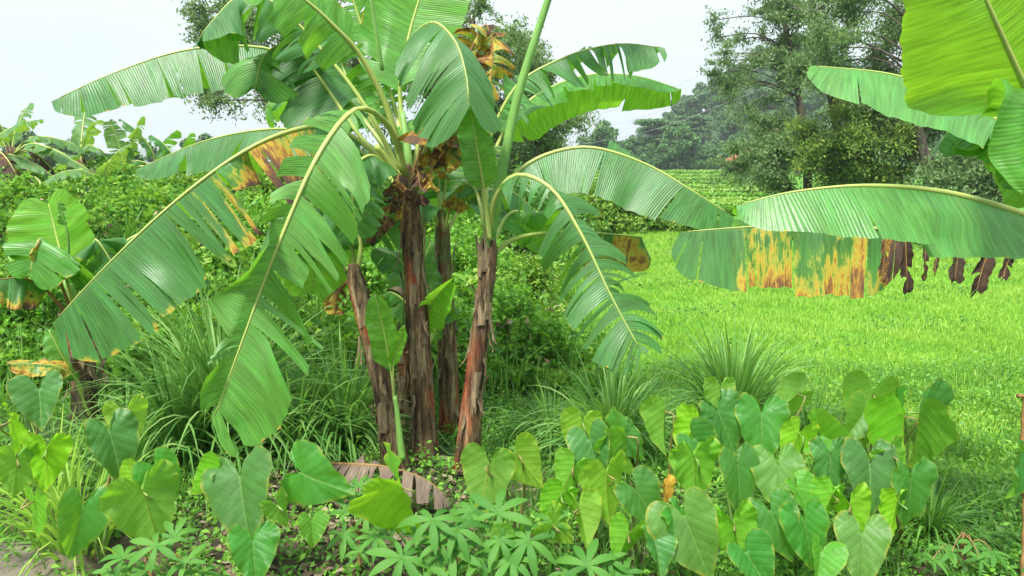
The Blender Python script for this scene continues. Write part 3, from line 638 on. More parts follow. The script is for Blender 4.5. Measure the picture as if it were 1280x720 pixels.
leaf(b9, [T9, (1320, 285, 3.3), (1262, 262, 3.2), (1180, 240, 3.1), (1085, 232, 3.05), (990, 240, 3.05), (916, 258, 3.08)], .29,
     [(0, -.75, -.65), (0, -.7, -.75), (.1, -.6, -.75)], [(0, .75, -.5), (0, .8, -.55)], u0=.12, tears=(2, 1), full=.0, gap=.03, g=.12, jit=.05, seed=81, r=.02, fwd=-.15, mat='ban9', label='longest leaf, broad and almost untorn, spread horizontally')
leaf(b9, [T9, (1310, 220, 3.45), (1260, 160, 3.6), (1190, 118, 3.7), (1110, 92, 3.8), (1014, 82, 3.9)], .3,
     [(.05, -.7, -.6), (.05, -.6, -.7)], [(0, .8, .1), (0, .8, -.1)], u0=.2, tears=(3, 3), full=.3, gap=.04, g=.15, jit=.06, seed=82, fwd=-.1, wb=.7, mat='ban9')
leaf(b9, [T9, (1300, 230, 3.6), (1255, 172, 3.75), (1222, 146, 3.85), (1190, 160, 3.9), (1172, 186, 3.9)], .26,
     [(-.1, -.6, -.6), (-.1, -.6, -.7)], [(.1, .8, -.3), (.1, .8, -.3)], u0=.3, tears=(4, 3), full=.5, gap=.1, g=.2, jit=.1, seed=83, fwd=-.05)
leaf(b9, [T9, (1315, 210, 3.1), (1290, 130, 2.95), (1255, 50, 2.85), (1212, -50, 2.78), (1180, -150, 2.75)], .35,
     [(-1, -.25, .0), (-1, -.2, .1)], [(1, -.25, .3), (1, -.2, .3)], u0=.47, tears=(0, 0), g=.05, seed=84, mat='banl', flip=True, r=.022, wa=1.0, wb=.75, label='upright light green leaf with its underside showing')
leaf(b9, [T9, (1325, 190, 3.1), (1300, 115, 2.9), (1292, 115, 2.8), (1286, 170, 2.75), (1292, 250, 2.7)], .14,
     [(-.8, -.3, -.3), (-.6, -.3, -.4)], [(.9, .1, -.3), (.9, 0, -.3)], u0=.38, tears=(1, 0), g=.2, seed=85, mat='banb')
leaf(b9, [(1350, 350, 3.4), (1300, 325, 3.5), (1240, 303, 3.6), (1160, 290, 3.7), (1060, 284, 3.8), (950, 283, 3.9), (850, 290, 4.0)], .36,
     [(0, -.2, -1), (0, -.2, -1), (.1, -.3, -.9)], [(0, .5, -.8), (0, .5, -.8)], u0=.4, tears=(11, 6), full=.8, gap=.08, g=.2, jit=.1, seed=86, miss=.0, wb=.3, pw=5, fwd=0, r=.016, mat='ban', rib='rib', short=.15,
     dmg=lambda t, v, s: (.8 if t < .08 else ((.26 + .3 * v ** 2) * (1 if t < .7 else (.82 - t) / .12) if t < .82 else .0)), label='dying leaf, yellow and brown hanging strips')
for i, (x0, y0, x1, y1, w_) in enumerate([(1132, 290, 1134, 366, .04), (1158, 295, 1155, 352, .018), (1174, 298, 1168, 346, .012), (1200, 300, 1193, 352, .05), (1236, 305, 1220, 366, .06), (1262, 315, 1254, 348, .035), (1108, 290, 1103, 354, .03)]):
    leaf(b9, [(x0 + 26, y0 - 8, 3.6), (x0 + 6, y0 - 4, 3.6), (x0, y0 + 8, 3.58), ((x0 + x1) / 2, (y0 + y1) / 2, 3.57), (x1, y1, 3.56)], w_,
         (-.7, -.3, -.55), (.7, -.2, -.55), u0=.15, tears=(2, 1), full=1, gap=.15, g=.8, jit=.15, fwd=.5, seed=101 + i, dmg=lambda t, v, s: 1. if i != 6 else .6, rib='rib_brown', wob=.6, pw=9, r=.006, label='dark brown shrivelled scrap of dead leaf')

# ------------------------------------------------------------------ background banana plants (left horizon)
GF = 'banana plants on the far side of the left bank'
def far_banana(px, py_base, Y, lab, dirs, hgt=1.5, seed=0, mat='bany', sc=.82):
    base = P(px, py_base, Y); base.z = Hs(base.x, base.y) - .05
    top = base + Vector((0, 0, hgt))
    t = thing('banana_plant', base, lab, 'banana plant', GF)
    rr = random.Random(seed)
    mb = MB(); mb.tube([base, (base + top) / 2 + Vector((rr.uniform(-.05, .05), 0, 0)), top], .1, 8, 8, .07); mb.build('trunk', M['trunk'], t)
    for i, (dx, dz, ln, curl) in enumerate(dirs):
        dy = rr.uniform(-.5, .5)
        d = Vector((dx, dy, dz)).normalized(); ln *= sc
        pts = [top + Vector((0, 0, -.15))]
        p = top.copy(); dd = d.copy()
        for k in range(4):
            p = p + dd * ln / 4; pts.append(p.copy()); dd = (dd + Vector((d.x * .2, d.y * .2, -curl * .45))).normalized()
        side = d.cross(Vector((0, 0, 1)))
        side = side.normalized() if side.length > .2 else Vector((1, 0, 0))
        if abs(side.y) > abs(side.x): side = Vector((0, -1, 0)) if side.y < 0 else Vector((0, 1, 0))
        s1 = side + Vector((0, 0, -.35)); s2 = -side + Vector((0, 0, -.35))
        leaf(t, pts, .26 * sc, tuple(s1), tuple(s2), u0=.2, tears=(7, 7), full=.8, gap=.2, g=.5, seed=seed * 10 + i, jit=.2, mat=mat, world=True, n=30, r=.02,
             dmg=(lambda t_, v, s: .8) if curl > 1.6 else None)
    return t
far_banana(20, 250, 13, 'banana plant at the far left edge under the sky, with a drooping brown leaf', [(.9, .5, 1.5, .9), (-.9, .6, 1.4, .9), (.9, .1, 1.9, .7), (.7, 0, 2.2, .9), (-.3, .9, 1.1, .2), (.3, -.1, 1.4, 1.7), (.2, 1, 1.0, .1)], .95, 1)
far_banana(105, 250, 14, 'banana plant on the bank with one tall narrow upright leaf against the sky', [(-.1, 1, 1.7, .1), (.5, .5, 1.3, .9), (-.7, .3, 1.9, .8), (.9, .2, 1.6, .8), (-.5, 0, 1.6, 1.1), (.8, -.1, 1.3, 1.2), (.35, .8, 1.1, .4)], .75, 2)
far_banana(160, 255, 13.5, 'banana plant on the bank with a short yellow-green upright leaf', [(.25, 1, 1.15, .2), (-.1, 1, 1.0, .3), (-.7, .2, 1.5, .9), (.8, .1, 1.2, 1.), (.9, -.2, 1.2, 1.2), (-.9, -.1, 1.2, 1.2)], .6, 3)
far_banana(200, 258, 14.5, 'dark banana plant on the bank right of the yellow-green one, with a curled leaf tip', [(.5, .9, 1.2, .4), (-.3, .9, 1.2, .5), (.9, .3, 1.3, 1.), (-.8, .1, 1.4, 1.), (.3, -.2, 1., 1.2)], .7, 4, 'ban')
far_banana(130, 262, 12.2, 'banana plant in the middle of the bank with drooping pale leaves', [(.9, .2, 1.3, .9), (-.8, .2, 1.2, .9), (.6, -.3, 1.2, 1.1), (-.4, .4, 1.1, .9), (.3, .9, .9, .5), (-.6, -.3, 1.2, 1.2)], .45, 6)
far_banana(228, 262, 13.2, 'small banana plant on the bank partly behind the pale hanging leaf', [(.9, .2, 1.1, .9), (-.8, .2, 1.2, .9), (.5, -.3, 1., 1.1), (-.3, .9, 1.0, .6), (.2, .9, .9, .5)], .5, 7, 'ban')
far_banana(-15, 262, 12, 'banana plant half outside the left edge with brown shredded leaves', [(.9, .1, 1.5, 1.1), (.8, .4, 1.3, 1.7), (.5, .8, 1.3, .5), (.95, -.2, 1.3, 1.2)], .8, 8)
far_banana(60, 260, 11.5, 'low banana plant on the bank between the two tallest ones, leaves spread flat', [(.9, .2, 1.6, .6), (-.8, .2, 1.5, .6), (.6, -.1, 1.2, .9), (-.4, .4, 1.2, .9), (.2, .5, .9, .9)], .35, 5, 'ban')

# ------------------------------------------------------------------ leaf clouds
def leaves_mesh(name, C, size, mat, parent=None, up=.5, aspect=.5, dirn=None, tri=False, bend=.25):
    """diamond leaves at centres C (N,3); up = how much they face the sky"""
    N = len(C); C = np.asarray(C, float)
    s = size * rng.uniform(.6, 1.35, N) if np.isscalar(size) else size * rng.uniform(.7, 1.3, N)
    nrm = rng.normal(size=(N, 3)); nrm /= np.linalg.norm(nrm, axis=1)[:, None]
    nrm = nrm * (1 - up) + np.array([0, -.15, 1]) * up; nrm /= np.linalg.norm(nrm, axis=1)[:, None]
    d = rng.normal(size=(N, 3)) if dirn is None else dirn + rng.normal(size=(N, 3)) * .5
    d -= nrm * (d * nrm).sum(1)[:, None]; d /= np.linalg.norm(d, axis=1)[:, None] + 1e-9
    sd_ = np.cross(nrm, d)
    b = C - d * (s * .5)[:, None]; t = C + d * (s * .5)[:, None] - nrm * (s * bend)[:, None]
    m1 = C + sd_ * (s * aspect * .5)[:, None] - d * (s * .06)[:, None] ; m2 = C - sd_ * (s * aspect * .5)[:, None] - d * (s * .06)[:, None]
    V = np.stack([b, m1, t, m2], 1).reshape(-1, 3)
    Fc = np.arange(N * 4).reshape(-1, 4)
    return build(name, V, Fc, mat, parent, smooth=False)
def blades_mesh(name, B, h, w, mat, parent=None, lean=.35, seg=2):
    """grass blades at base points B (N,3)"""
    N = len(B); B = np.asarray(B, float)
    h = h * rng.uniform(.5, 1.3, N); an = rng.uniform(0, 2 * np.pi, N); ln = np.abs(rng.normal(size=N)) * lean
    d = np.stack([np.cos(an), np.sin(an), np.zeros(N)], 1)
    a2 = an + np.pi / 2 + rng.normal(size=N) * .6; sd_ = np.stack([np.cos(a2), np.sin(a2), np.zeros(N)], 1) * (w * rng.uniform(.6, 1.3, N))[:, None]
    mid = B + np.array([0, 0, 1]) * (h * .55)[:, None] + d * (h * ln * .3)[:, None]
    tip = B + np.array([0, 0, 1]) * (h * (1 - .25 * np.clip(ln, 0, 1.5)))[:, None] + d * (h * ln)[:, None]
    V = np.stack([B - sd_ * .5, B + sd_ * .5, mid + sd_ * .45, mid - sd_ * .45, tip + sd_ * .04, tip - sd_ * .04], 1).reshape(-1, 3)
    i = np.arange(N) * 6
    Fc = np.concatenate([np.stack([i, i + 1, i + 2, i + 3], 1), np.stack([i + 3, i + 2, i + 4, i + 5], 1)])
    return build(name, V, Fc, mat, parent, smooth=False)
def vnoise(x, y, s=1.): return (np.sin(x * 1.7 * s + 3 * np.sin(y * .9 * s)) + np.sin(y * 2.3 * s + 2 * np.sin(x * 1.3 * s + 1))) * .25 + .5

# field grass
def field_pts(n, y0, y1, pw=1.):
    y = y0 + (y1 - y0) * rng.random(n) ** pw
    xl = 0.1 - .01 * y; xr = .72 * y + 2.2
    x = xl + (xr - xl) * rng.random(n); return x, y
x, y = field_pts(340000, 4.1, 24, 1.25)
k = rng.random(len(x)) < (.7 + .3 * vnoise(x, y, 1.6)); x, y = x[k], y[k]
k = ~((y < 6.0) & (x < 1.3 + .3 * np.sin(y * 5))); x, y = x[k], y[k]
hh = .03 + .045 * vnoise(x, y, .8) + .025 * vnoise(x, y, 4.)
o = blades_mesh('field_grass', np.stack([x, y, H(x, y)], 1), hh * np.clip(.8 + y * .02, .8, 1.3), np.clip(.0035 + y * .00055, .005, .016), M['blade'], lean=.6); tag(o, None, None, None, 'stuff')
# broadleaf weeds in the field front
def scatter(n, y0, y1, xf, keep=None):
    y = y0 + (y1 - y0) * rng.random(n); a, b = xf(y); x = a + (b - a) * rng.random(n)
    if keep is not None: k = keep(x, y); x, y = x[k], y[k]
    return x, y
x, y = scatter(125000, 2.5, 6.8, lambda y: (-.75 * y - .6, .8 * y + 1.3), lambda x, y: (vnoise(x * 1.4, y * 1.4, 2.2) > np.where(x > .6, .2, .36)) & (rng.random(len(x)) < .8) & ~((y < 4.4) & (x > -1.5) & (x < -.25) & (rng.random(len(x)) < .5)))
z = H(x, y) + np.abs(rng.normal(size=len(x))) * .045 * (.4 + vnoise(x, y, 3)) + .01
o = leaves_mesh('low_weeds', np.stack([x, y, z], 1), .032, M['weed'], up=.6, aspect=.55); tag(o, None, None, None, 'stuff')
x = rng.uniform(.9, 3.6, 15000); y = rng.uniform(2.4, 4.2, 15000)
o = leaves_mesh('path_edge_weeds', np.stack([x, y, H(x, y) + rng.random(15000) ** 2 * .09 + .005], 1), .03, M['weed'], up=.6, aspect=.6); tag(o, None, None, None, 'stuff')
x, y = field_pts(18000, 5, 20, 1.); k = vnoise(x + 4, y * 1.2, 1.1) > .66; x, y = x[k], y[k]
o = leaves_mesh('field_weeds', np.stack([x, y, H(x, y) + .03 + .07 * rng.random(len(x))], 1), np.clip(.02 + .003 * y, .03, .07), M['blade_dk'], up=.5, aspect=.5); tag(o, None, None, None, 'stuff')
# climbing ground cover on the bank
x, y = scatter(180000, 5.6, 15.5, lambda y: (-.72 * y - .3, np.full_like(y, 1.0) - .05 * (y - 6)), lambda x, y: rng.random(len(x)) < .35 + .65 * vnoise(x, y, 1.5))
mound = .42 * vnoise(x, y, 1.1) + .26 * vnoise(x + 5, y, 3.1) + .1 * vnoise(x, y + 3, 8)
z = H(x, y) + mound * rng.random(len(x)) ** .45 * np.clip((1.1 - x) / 1.2, .15, 1)
o = leaves_mesh('bank_ground_cover', np.stack([x, y, z], 1), np.clip(.035 + y * .0035, .045, .085) * np.where(rng.random(len(x)) < .12, 1.9, 1.), M['creeper'], up=.5, aspect=.75); tag(o, None, None, None, 'stuff')
x, y = scatter(4500, 5.6, 15.5, lambda y: (-.72 * y - .3, np.full_like(y, 1.0) - .05 * (y - 6)), lambda x, y: vnoise(x + 9, y, 2.) > .6)
o = leaves_mesh('dry_creeper', np.stack([x, y, H(x, y) + .1 + .45 * rng.random(len(x))], 1), .07, M['litter'], up=.3, aspect=.5); tag(o, None, None, None, 'stuff')
x, y = scatter(6000, 5.2, 15, lambda y: (-.72 * y - .3, np.full_like(y, .9)))
o = blades_mesh('bank_grass', np.stack([x, y, H(x, y)], 1), .45, .012, M['blade_dk'], lean=.5); tag(o, None, None, None, 'stuff')
# wild grass near the viewer
x, y = scatter(26000, 3.0, 6.6, lambda y: (-.75 * y, .8 * y), lambda x, y: (vnoise(x + 2, y, 1.9) > .42) & ~((y < 4.6) & (x > -1.6) & (x < -.2)))
o = blades_mesh('wild_grass', np.stack([x, y, H(x, y)], 1), .13, .006, M['blade_dk'], lean=.7); tag(o, None, None, None, 'stuff')
# litter
x, y = scatter(1500, 2.7, 4.4, lambda y: (-.5 * y, .25 * y))
o = leaves_mesh('leaf_litter', np.stack([x, y, H(x, y) + rng.uniform(.004, .03, len(x))], 1), .06, M['litter'], up=.85, aspect=.45, bend=.1); tag(o, None, None, None, 'stuff')

# ------------------------------------------------------------------ shrubs
def shrub(px, py, Y, rx, rz, lab, mat='shrub', n=3500, size=.05, group=None, name='shrub', aspect=.55, nb=9):
    c = P(px, py, Y); gzz = Hs(c.x, c.y); base = Vector((c.x, c.y, gzz - .03))
    t = thing(name, base, lab, 'shrub', group)
    rr = random.Random(int(px * 7 + py)); C = []; mb = MB()
    top = max(c.z + rz - gzz, .2)
    for i in range(nb):
        an = rr.uniform(0, 6.28); q = rr.uniform(.15, .85)
        tip = base + Vector((math.cos(an) * rx * q, math.sin(an) * rx * q * .8, top * rr.uniform(.45, .95) * (1 - .35 * q * q)))
        mb.tube([base + Vector((math.cos(an) * .04, math.sin(an) * .04, 0)), (base + tip) / 2 + Vector((0, 0, .1 * top)), tip], .006 + .006 * rz, 6, 4, .003)
        m_ = n // nb; r_ = rx * rr.uniform(.28, .5)
        p = rng.normal(size=(m_, 3)); p /= np.linalg.norm(p, axis=1)[:, None]; p *= (rng.random(m_) ** .4)[:, None] * np.array([r_, r_, r_ * .8])
        p *= (1 + .3 * np.sin(p[:, :1] * 40) )
        C.append(p + np.array(tip))
    m_ = n // 4; s = rng.random(m_) * 6.28; q = np.sqrt(rng.random(m_)) * rx * .95
    C.append(np.stack([base.x + np.cos(s) * q, base.y + np.sin(s) * q * .8, gzz + top * .45 * rng.random(m_)], 1))
    C = np.concatenate(C); C = C[C[:, 2] > gzz]
    mb.build('stems', M['bark'], t)
    leaves_mesh('foliage', C, size, M[mat], t, up=.45, aspect=aspect)
    return t
shrub(628, 430, 6.3, .62, .5, 'leafy green shrub behind the right stem of the banana clump', 'weed', n=5500, size=.05)
shrub(655, 375, 7.6, .6, .42, 'yellow-green shrub above and behind the leafy one beside the clump', 'shruby', n=5000, size=.055)
shrub(560, 345, 8.5, .9, .45, 'light green shrub seen between the banana stems', 'weed', n=6000, size=.06)
shrub(430, 360, 7.8, .9, .35, 'bushy green shrub behind the big front banana leaf', 'weed', n=6000, size=.06)
shrub(330, 300, 9.5, 1.0, .4, 'green shrub below the scorched banana leaf', 'weed', n=6000, size=.065)
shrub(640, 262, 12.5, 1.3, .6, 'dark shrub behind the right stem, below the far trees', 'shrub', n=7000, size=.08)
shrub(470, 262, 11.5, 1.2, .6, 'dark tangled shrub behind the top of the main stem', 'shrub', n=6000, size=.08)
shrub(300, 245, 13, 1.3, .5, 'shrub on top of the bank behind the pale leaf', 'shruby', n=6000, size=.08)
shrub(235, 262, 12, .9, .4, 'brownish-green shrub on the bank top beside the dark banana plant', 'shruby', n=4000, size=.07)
shrub(145, 262, 12.5, 1.0, .35, 'low shrub on the bank below the yellow-green banana leaf', 'weed', n=5000, size=.07)
shrub(30, 275, 11, 1.1, .3, 'low shrub on the bank at the far left', 'weed', n=5000, size=.07)
shrub(110, 345, 8, .7, .2, 'leafy shrub on the bank right of the small left banana plant', 'weed', n=4500, size=.055)
shrub(200, 330, 8.6, .55, .3, 'broad-leaved bush between the small left banana and the scorched leaf', 'shruby', n=3000, size=.09, aspect=.8)
shrub(20, 400, 6.6, .5, .3, 'leafy bush at the left edge below the scorched leaf end', 'weed', n=4000, size=.06, aspect=.7)
shrub(170, 430, 6.6, .45, .25, 'low bush behind the lemongrass, right of the small left banana stem', 'weed', n=3500, size=.06)
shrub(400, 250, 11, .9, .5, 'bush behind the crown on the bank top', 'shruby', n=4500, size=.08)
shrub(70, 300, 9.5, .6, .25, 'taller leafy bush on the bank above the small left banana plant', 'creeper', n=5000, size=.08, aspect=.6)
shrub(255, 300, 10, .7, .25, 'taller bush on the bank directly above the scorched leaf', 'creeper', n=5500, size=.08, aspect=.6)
shrub(150, 400, 7.2, .5, .4, 'dark-stemmed bush right of the small left banana stem', 'creeper', n=4500, size=.06)
GH = 'bushes along the far edge of the field'
hedge = [(715, 285, 21, 1.1, .7, 'shruby', 'yellow-green bush at the far edge of the field, nearest the torn leaf'),
         (765, 275, 22, 1.5, .9, 'shruby', 'broad green bush in the middle of the field edge'),
         (815, 272, 22.5, 1.4, .9, 'shruby', 'largest rounded bush at the far field edge'),
         (860, 283, 22, 1.0, .6, 'shruby', 'low bush right of the largest rounded one'),
         (1225, 330, 17.5, 1.5, .8, 'shrub', 'leafy dark bush at the right end of the field'),
         (1180, 305, 19.5, 1.0, .6, 'shrub', 'small bush under the right-hand tree trunks')]
for (px, py, Y, rx, rz, mt, lb) in hedge: shrub(px, py, Y, rx, rz, lb, mt, n=6500, size=.12, group=GH)

# ------------------------------------------------------------------ trees
def make_tree(name, trunk_px, clumps, lab, nleaf=20000, lsize=.11, mat='tree', group=None, r0=.16, droop=.3, twigs=9, airy=1., aspect=.4):
    """trunk_px: list of (px,py,Y); clumps: list of (px,py,Y,radius m)"""
    pts = [P(*p) for p in trunk_px]; pts[0].z = Hs(pts[0].x, pts[0].y) - .1
    t = thing(name, pts[0], lab, 'tree', group)
    path, L = catmull(pts, 30); mb = MB()
    mb.add(*tube_arrays(path, [r0 * (1 - .72 * i / 29) * (1 + .4 * math.exp(-i * .8)) for i in range(30)], 10, rfun=lambda s, a: 1 + .1 * math.sin(a * 3 + s * 2)))
    tr = mb.build('trunk', M['bark'], t)
    mb = MB(); C = []; tot = sum(c[3] ** 2 for c in clumps); rr = random.Random(int(sum(c[0] for c in clumps)))
    for (px, py, Y, rad) in clumps:
        c = P(px, py, Y)
        # branch leaves the trunk below the clump
        cand = [q for q in path[6:] if q.z < c.z - .2] or [path[8]]
        b0 = min(cand, key=lambda q: (q - c).length + .4 * abs(c.z - q.z - .8))
        mid = b0.lerp(c, .5) + Vector((rr.uniform(-.2, .2), rr.uniform(-.2, .2), .12 * (c - b0).length))
        mb.tube([b0, mid, c], .055 * min(rad, 1.4) * .7, 9, 5, .015)
        nl = int(nleaf * rad ** 2 / tot)
        for k in range(twigs):
            d = Vector((rr.gauss(0, 1), rr.gauss(0, 1), rr.gauss(.25, .8))).normalized()
            e = c + d * rad * rr.uniform(.55, 1.15); m2 = c.lerp(e, .5) + Vector((0, 0, rad * .15)); e.z -= droop * rad * .4
            mb.tube([c, m2, e], .013, 6, 3, .004)
            m_ = nl // twigs; tt = rng.random(m_) ** .7
            cc, m3, ee = np.array(c), np.array(m2), np.array(e)
            base = ((1 - tt) ** 2)[:, None] * cc + (2 * tt * (1 - tt))[:, None] * m3 + (tt ** 2)[:, None] * ee
            C.append(base + rng.normal(size=(m_, 3)) * rad * .15 * airy * (.5 + tt)[:, None] * np.array([1, 1, .75]))
    mb.build('branches', M['bark'], tr)
    C = np.concatenate(C); dn = np.tile(np.array([[0, 0, -droop * 1.5]]), (len(C), 1))
    leaves_mesh('crown', C, lsize, M[mat], t, up=.35, aspect=aspect, dirn=dn, bend=.15)
    return t
def region(n, cx, cy, rx, ry, Y, dY, rad, seed):
    rr = random.Random(seed); out = []
    while len(out) < n:
        a, b = rr.uniform(-1, 1), rr.uniform(-1, 1)
        if a * a + b * b > 1: continue
        out.append((cx + a * rx, cy + b * ry, Y + rr.uniform(-dY, dY), rad * rr.uniform(.7, 1.25)))
    return out
GT = 'trees at the right edge of the field'
make_tree('tree', [(1012, 268, 24), (1008, 200, 24), (1000, 130, 24), (985, 50, 24), (965, -60, 24)], region(30, 940, 85, 58, 115, 24, 1.2, .6, 1) + region(16, 975, -10, 75, 80, 24, 1.5, .6, 2) + [(893, 25, 24, .5), (905, 110, 24, .5), (890, 80, 24, .35)],
          'tall airy tree at the left of the right-hand grove, sky showing through its branches', 20000, .1, group=GT, twigs=7, airy=.9)
make_tree('tree', [(1060, 262, 22), (1050, 180, 22), (1030, 80, 22), (1010, -20, 22), (1000, -90, 22)], region(24, 1040, 80, 80, 120, 22, 1.4, .72, 3),
          'dense tree in the middle of the grove behind the raised banana leaf', 24000, .1, group=GT)
make_tree('tree', [(1170, 290, 20), (1160, 215, 20), (1140, 120, 20), (1135, 20, 20), (1140, -90, 20)], region(28, 1120, 70, 100, 130, 20.5, 1.6, .75, 4),
          'tree with the leaning grey trunk right of the grove centre', 28000, .1, group=GT, r0=.17)
make_tree('tree', [(1188, 292, 20.5), (1187, 220, 20.5), (1200, 120, 20.5), (1215, 0, 20.5), (1220, -90, 20.5)], region(26, 1230, 60, 90, 120, 21, 1.6, 1.1, 5),
          'tree with the straight trunk at the right end of the grove', 36000, .12, group=GT, r0=.19)
make_tree('tree', [(1085, 275, 21), (1083, 240, 21), (1080, 200, 21), (1078, 150, 21)], region(20, 1075, 185, 75, 50, 21, 1.2, .75, 6),
          'short olive and yellowish tree low in the grove above the horizontal leaf', 30000, .11, 'treey', GT, r0=.1)
make_tree('tree', [(990, 272, 22.5), (985, 235, 22.5), (975, 200, 22.5), (970, 160, 22.5)], region(16, 965, 195, 50, 45, 22.5, 1., .7, 7),
          'short dark tree at the left foot of the grove near the red roof', 24000, .1, 'tree', GT, r0=.1)
make_tree('tree', [(1260, 295, 19), (1262, 250, 19), (1265, 200, 19), (1270, 150, 19)], region(16, 1240, 205, 70, 50, 19.5, 1.2, .8, 8),
          'low spreading tree at the right edge of the picture below the banana leaves', 24000, .11, 'tree', GT, r0=.1)
GM = 'trees behind the banana clump'
make_tree('tree', [(420, 262, 15), (415, 180, 15), (400, 100, 15), (380, 0, 15)], region(18, 320, 95, 75, 65, 15, .8, .5, 11) + region(10, 300, 20, 60, 40, 15, .8, .45, 12) + region(8, 440, 90, 60, 80, 15, .8, .6, 13),
          'tree behind the left part of the clump, its crown against the white sky', 26000, .085, group=GM, r0=.12)
make_tree('tree', [(600, 262, 16), (595, 190, 16), (590, 110, 16), (592, 20, 16)], region(18, 575, 70, 65, 80, 16, .9, .6, 14) + region(8, 640, 140, 50, 40, 16, .9, .5, 15),
          'tree behind the clump directly beyond the dead orange leaf', 26000, .09, group=GM, r0=.12)
make_tree('tree', [(665, 262, 17), (668, 220, 17), (672, 170, 17), (680, 100, 17)], region(10, 672, 90, 30, 45, 17, .7, .45, 16) + region(14, 672, 180, 55, 45, 17, .9, .5, 17),
          'slender tree right of the long green leaf stalk', 22000, .08, group=GM, r0=.09)
make_tree('tree', [(690, 258, 19), (694, 225, 19), (700, 190, 19), (705, 150, 19)], region(10, 690, 185, 45, 30, 19, .7, .5, 18) + region(10, 660, 235, 50, 22, 19, .7, .5, 19),
          'thin tree with the dark trunk furthest right behind the clump', 18000, .085, group=GM, r0=.08)

# ------------------------------------------------------------------ terraces, crop rows
GR = 'rows of crops on the far terraces'
for i, (Y, pa, pb) in enumerate([(30, 690, 940), (34, 690, 955), (38, 690, 960), (43, 690, 960), (48, 690, 965), (54, 690, 965), (61, 690, 968), (69, 690, 970), (78, 690, 975), (88, 690, 975), (100, 690, 975)]):
    x0 = P(pa, 250, Y).x - 3; x1 = P(pb, 250, Y).x; n = 5200
    x = rng.uniform(x0, x1, n); y = Y + rng.normal(size=n) * .22 + .6 * np.sin(x * .15)
    z = H(x, y) + rng.random(n) * (.26 + Y * .004)
    o = leaves_mesh('crop_row', np.stack([x, y, z], 1), .13 + Y * .0016, M['crop' if i % 3 else 'weed'], up=.6, aspect=.6)
    tag(o, ['bright green', 'darker green'][i % 3 == 0] + ' crop row %s on the far terraces' % ['nearest the field bushes', 'second from the field bushes', 'third from the field bushes', 'fourth from the field bushes', 'fifth from the field bushes', 'sixth from the field bushes', 'fifth from the hill foot', 'fourth from the hill foot', 'third from the hill foot', 'second from the hill foot', 'nearest the hill foot'][i], 'crop row', GR)
# bare earth strips between rows
M['earth'] = m_simple('terrace_earth', (.2, .13, .08), (.34, .24, .16), .8, .95, .3)
mb = MB()
for (Y, pa, pb) in [(32, 700, 800), (36, 780, 950), (45.5, 700, 870), (51, 800, 960), (58, 690, 830), (65, 850, 965), (73, 760, 950), (94, 700, 960)]:
    x0 = P(pa, 250, Y).x; x1 = P(pb, 250, Y).x; n = 24; vs = []
    for i in range(n):
        xx = x0 + (x1 - x0) * i / (n - 1); yy = Y + .6 * math.sin(xx * .15)
        vs += [(xx, yy - .8, Hs(xx, yy - .8) + .05), (xx, yy + .8, Hs(xx, yy + .8) + .22)]
    mb.add(vs, [(2 * i, 2 * i + 2, 2 * i + 3, 2 * i + 1) for i in range(n - 1)])
o = mb.build('terrace_earth', M['earth']); o['kind'] = 'structure'

# ------------------------------------------------------------------ house with red roof
hb = P(937, 219, 98)
hx, hy = hb.x, hb.y; hz = Hs(hx, hy)
t = thing('house', (hx, hy, hz), 'small house with a red tiled roof by the foot of the wooded hill', 'house')
M['roof'] = m_simple('red_tiles', (.3, .07, .04), (.45, .14, .08), 3, .8, .3)
M['wall'] = m_simple('plaster', (.45, .4, .34), (.6, .55, .48), 2, .9, .1)
M['dark'] = m_simple('dark_opening', (.02, .02, .02), (.04, .04, .04), 2, .5, .1)
mb = MB(); mb.box((hx, hy, hz + .9), (4.4, 3.6, 1.9)); wl = mb.build('wall', M['wall'], t, False)
mb = MB(); mb.add([(hx - 2.6, hy - 2.3, hz + 1.8), (hx + 2.6, hy - 2.3, hz + 1.8), (hx + 2.6, hy + 2.3, hz + 1.8), (hx - 2.6, hy + 2.3, hz + 1.8), (hx - 2.0, hy, hz + 3.1), (hx + 2.0, hy, hz + 3.1)],
    [(0, 1, 5, 4), (2, 3, 4, 5), (1, 2, 5), (3, 0, 4), (3, 2, 1, 0)]); mb.build('roof', M['roof'], t, False)
for dx in (-1.1, 1.1):
    mb = MB(); mb.box((hx + dx, hy - 1.82, hz + 1.1), (.7, .06, .8)); mb.build('window', M['dark'], t, False)
mb = MB(); mb.box((hx, hy - 1.82, hz + .85), (.75, .06, 1.6)); mb.build('door', M['rib_brown'], t, False)

# ------------------------------------------------------------------ hill trees (copies of a few kinds)
def proto_tree(kind):
    t = thing('tree', (0, 0, 0), 'broad green tree on the far wooded hillside', 'tree', 'trees covering the far wooded hillside')
    mb = MB(); rr = random.Random(kind); hgt = [6.5, 5.5, 8][kind]; C = []
    mb.tube([(0, 0, -1), (.1, 0, hgt * .4), (0, 0, hgt * .8)], .22, 8, 6, .08)
    for i in range(15):
        a = rr.uniform(0, 6.28); q = rr.uniform(0, 1); zz = hgt * rr.uniform(.35, .95)
        sp_ = [2.4, 2.9, 2.0][kind] * math.sqrt(max(0, 1 - ((zz / hgt - .6) / .5) ** 2))
        c = np.array([math.cos(a) * sp_ * q, math.sin(a) * sp_ * q, zz]); m_ = 330
        mb.tube([(0, 0, zz * .55), tuple(c * .6 + np.array([0, 0, zz * .3])), tuple(c)], .06, 4, 4, .02)
        p = rng.normal(size=(m_, 3)); p /= np.linalg.norm(p, axis=1)[:, None]; C.append(c + p * (rng.random(m_) ** .45)[:, None] * np.array([1.25, 1.25, .85]))
    tr = mb.build('trunk', M['bark'], t); leaves_mesh('crown', np.concatenate(C), .42, M['fartree'], t, up=.4, aspect=.6)
    return t
protos = [proto_tree(i) for i in range(3)]
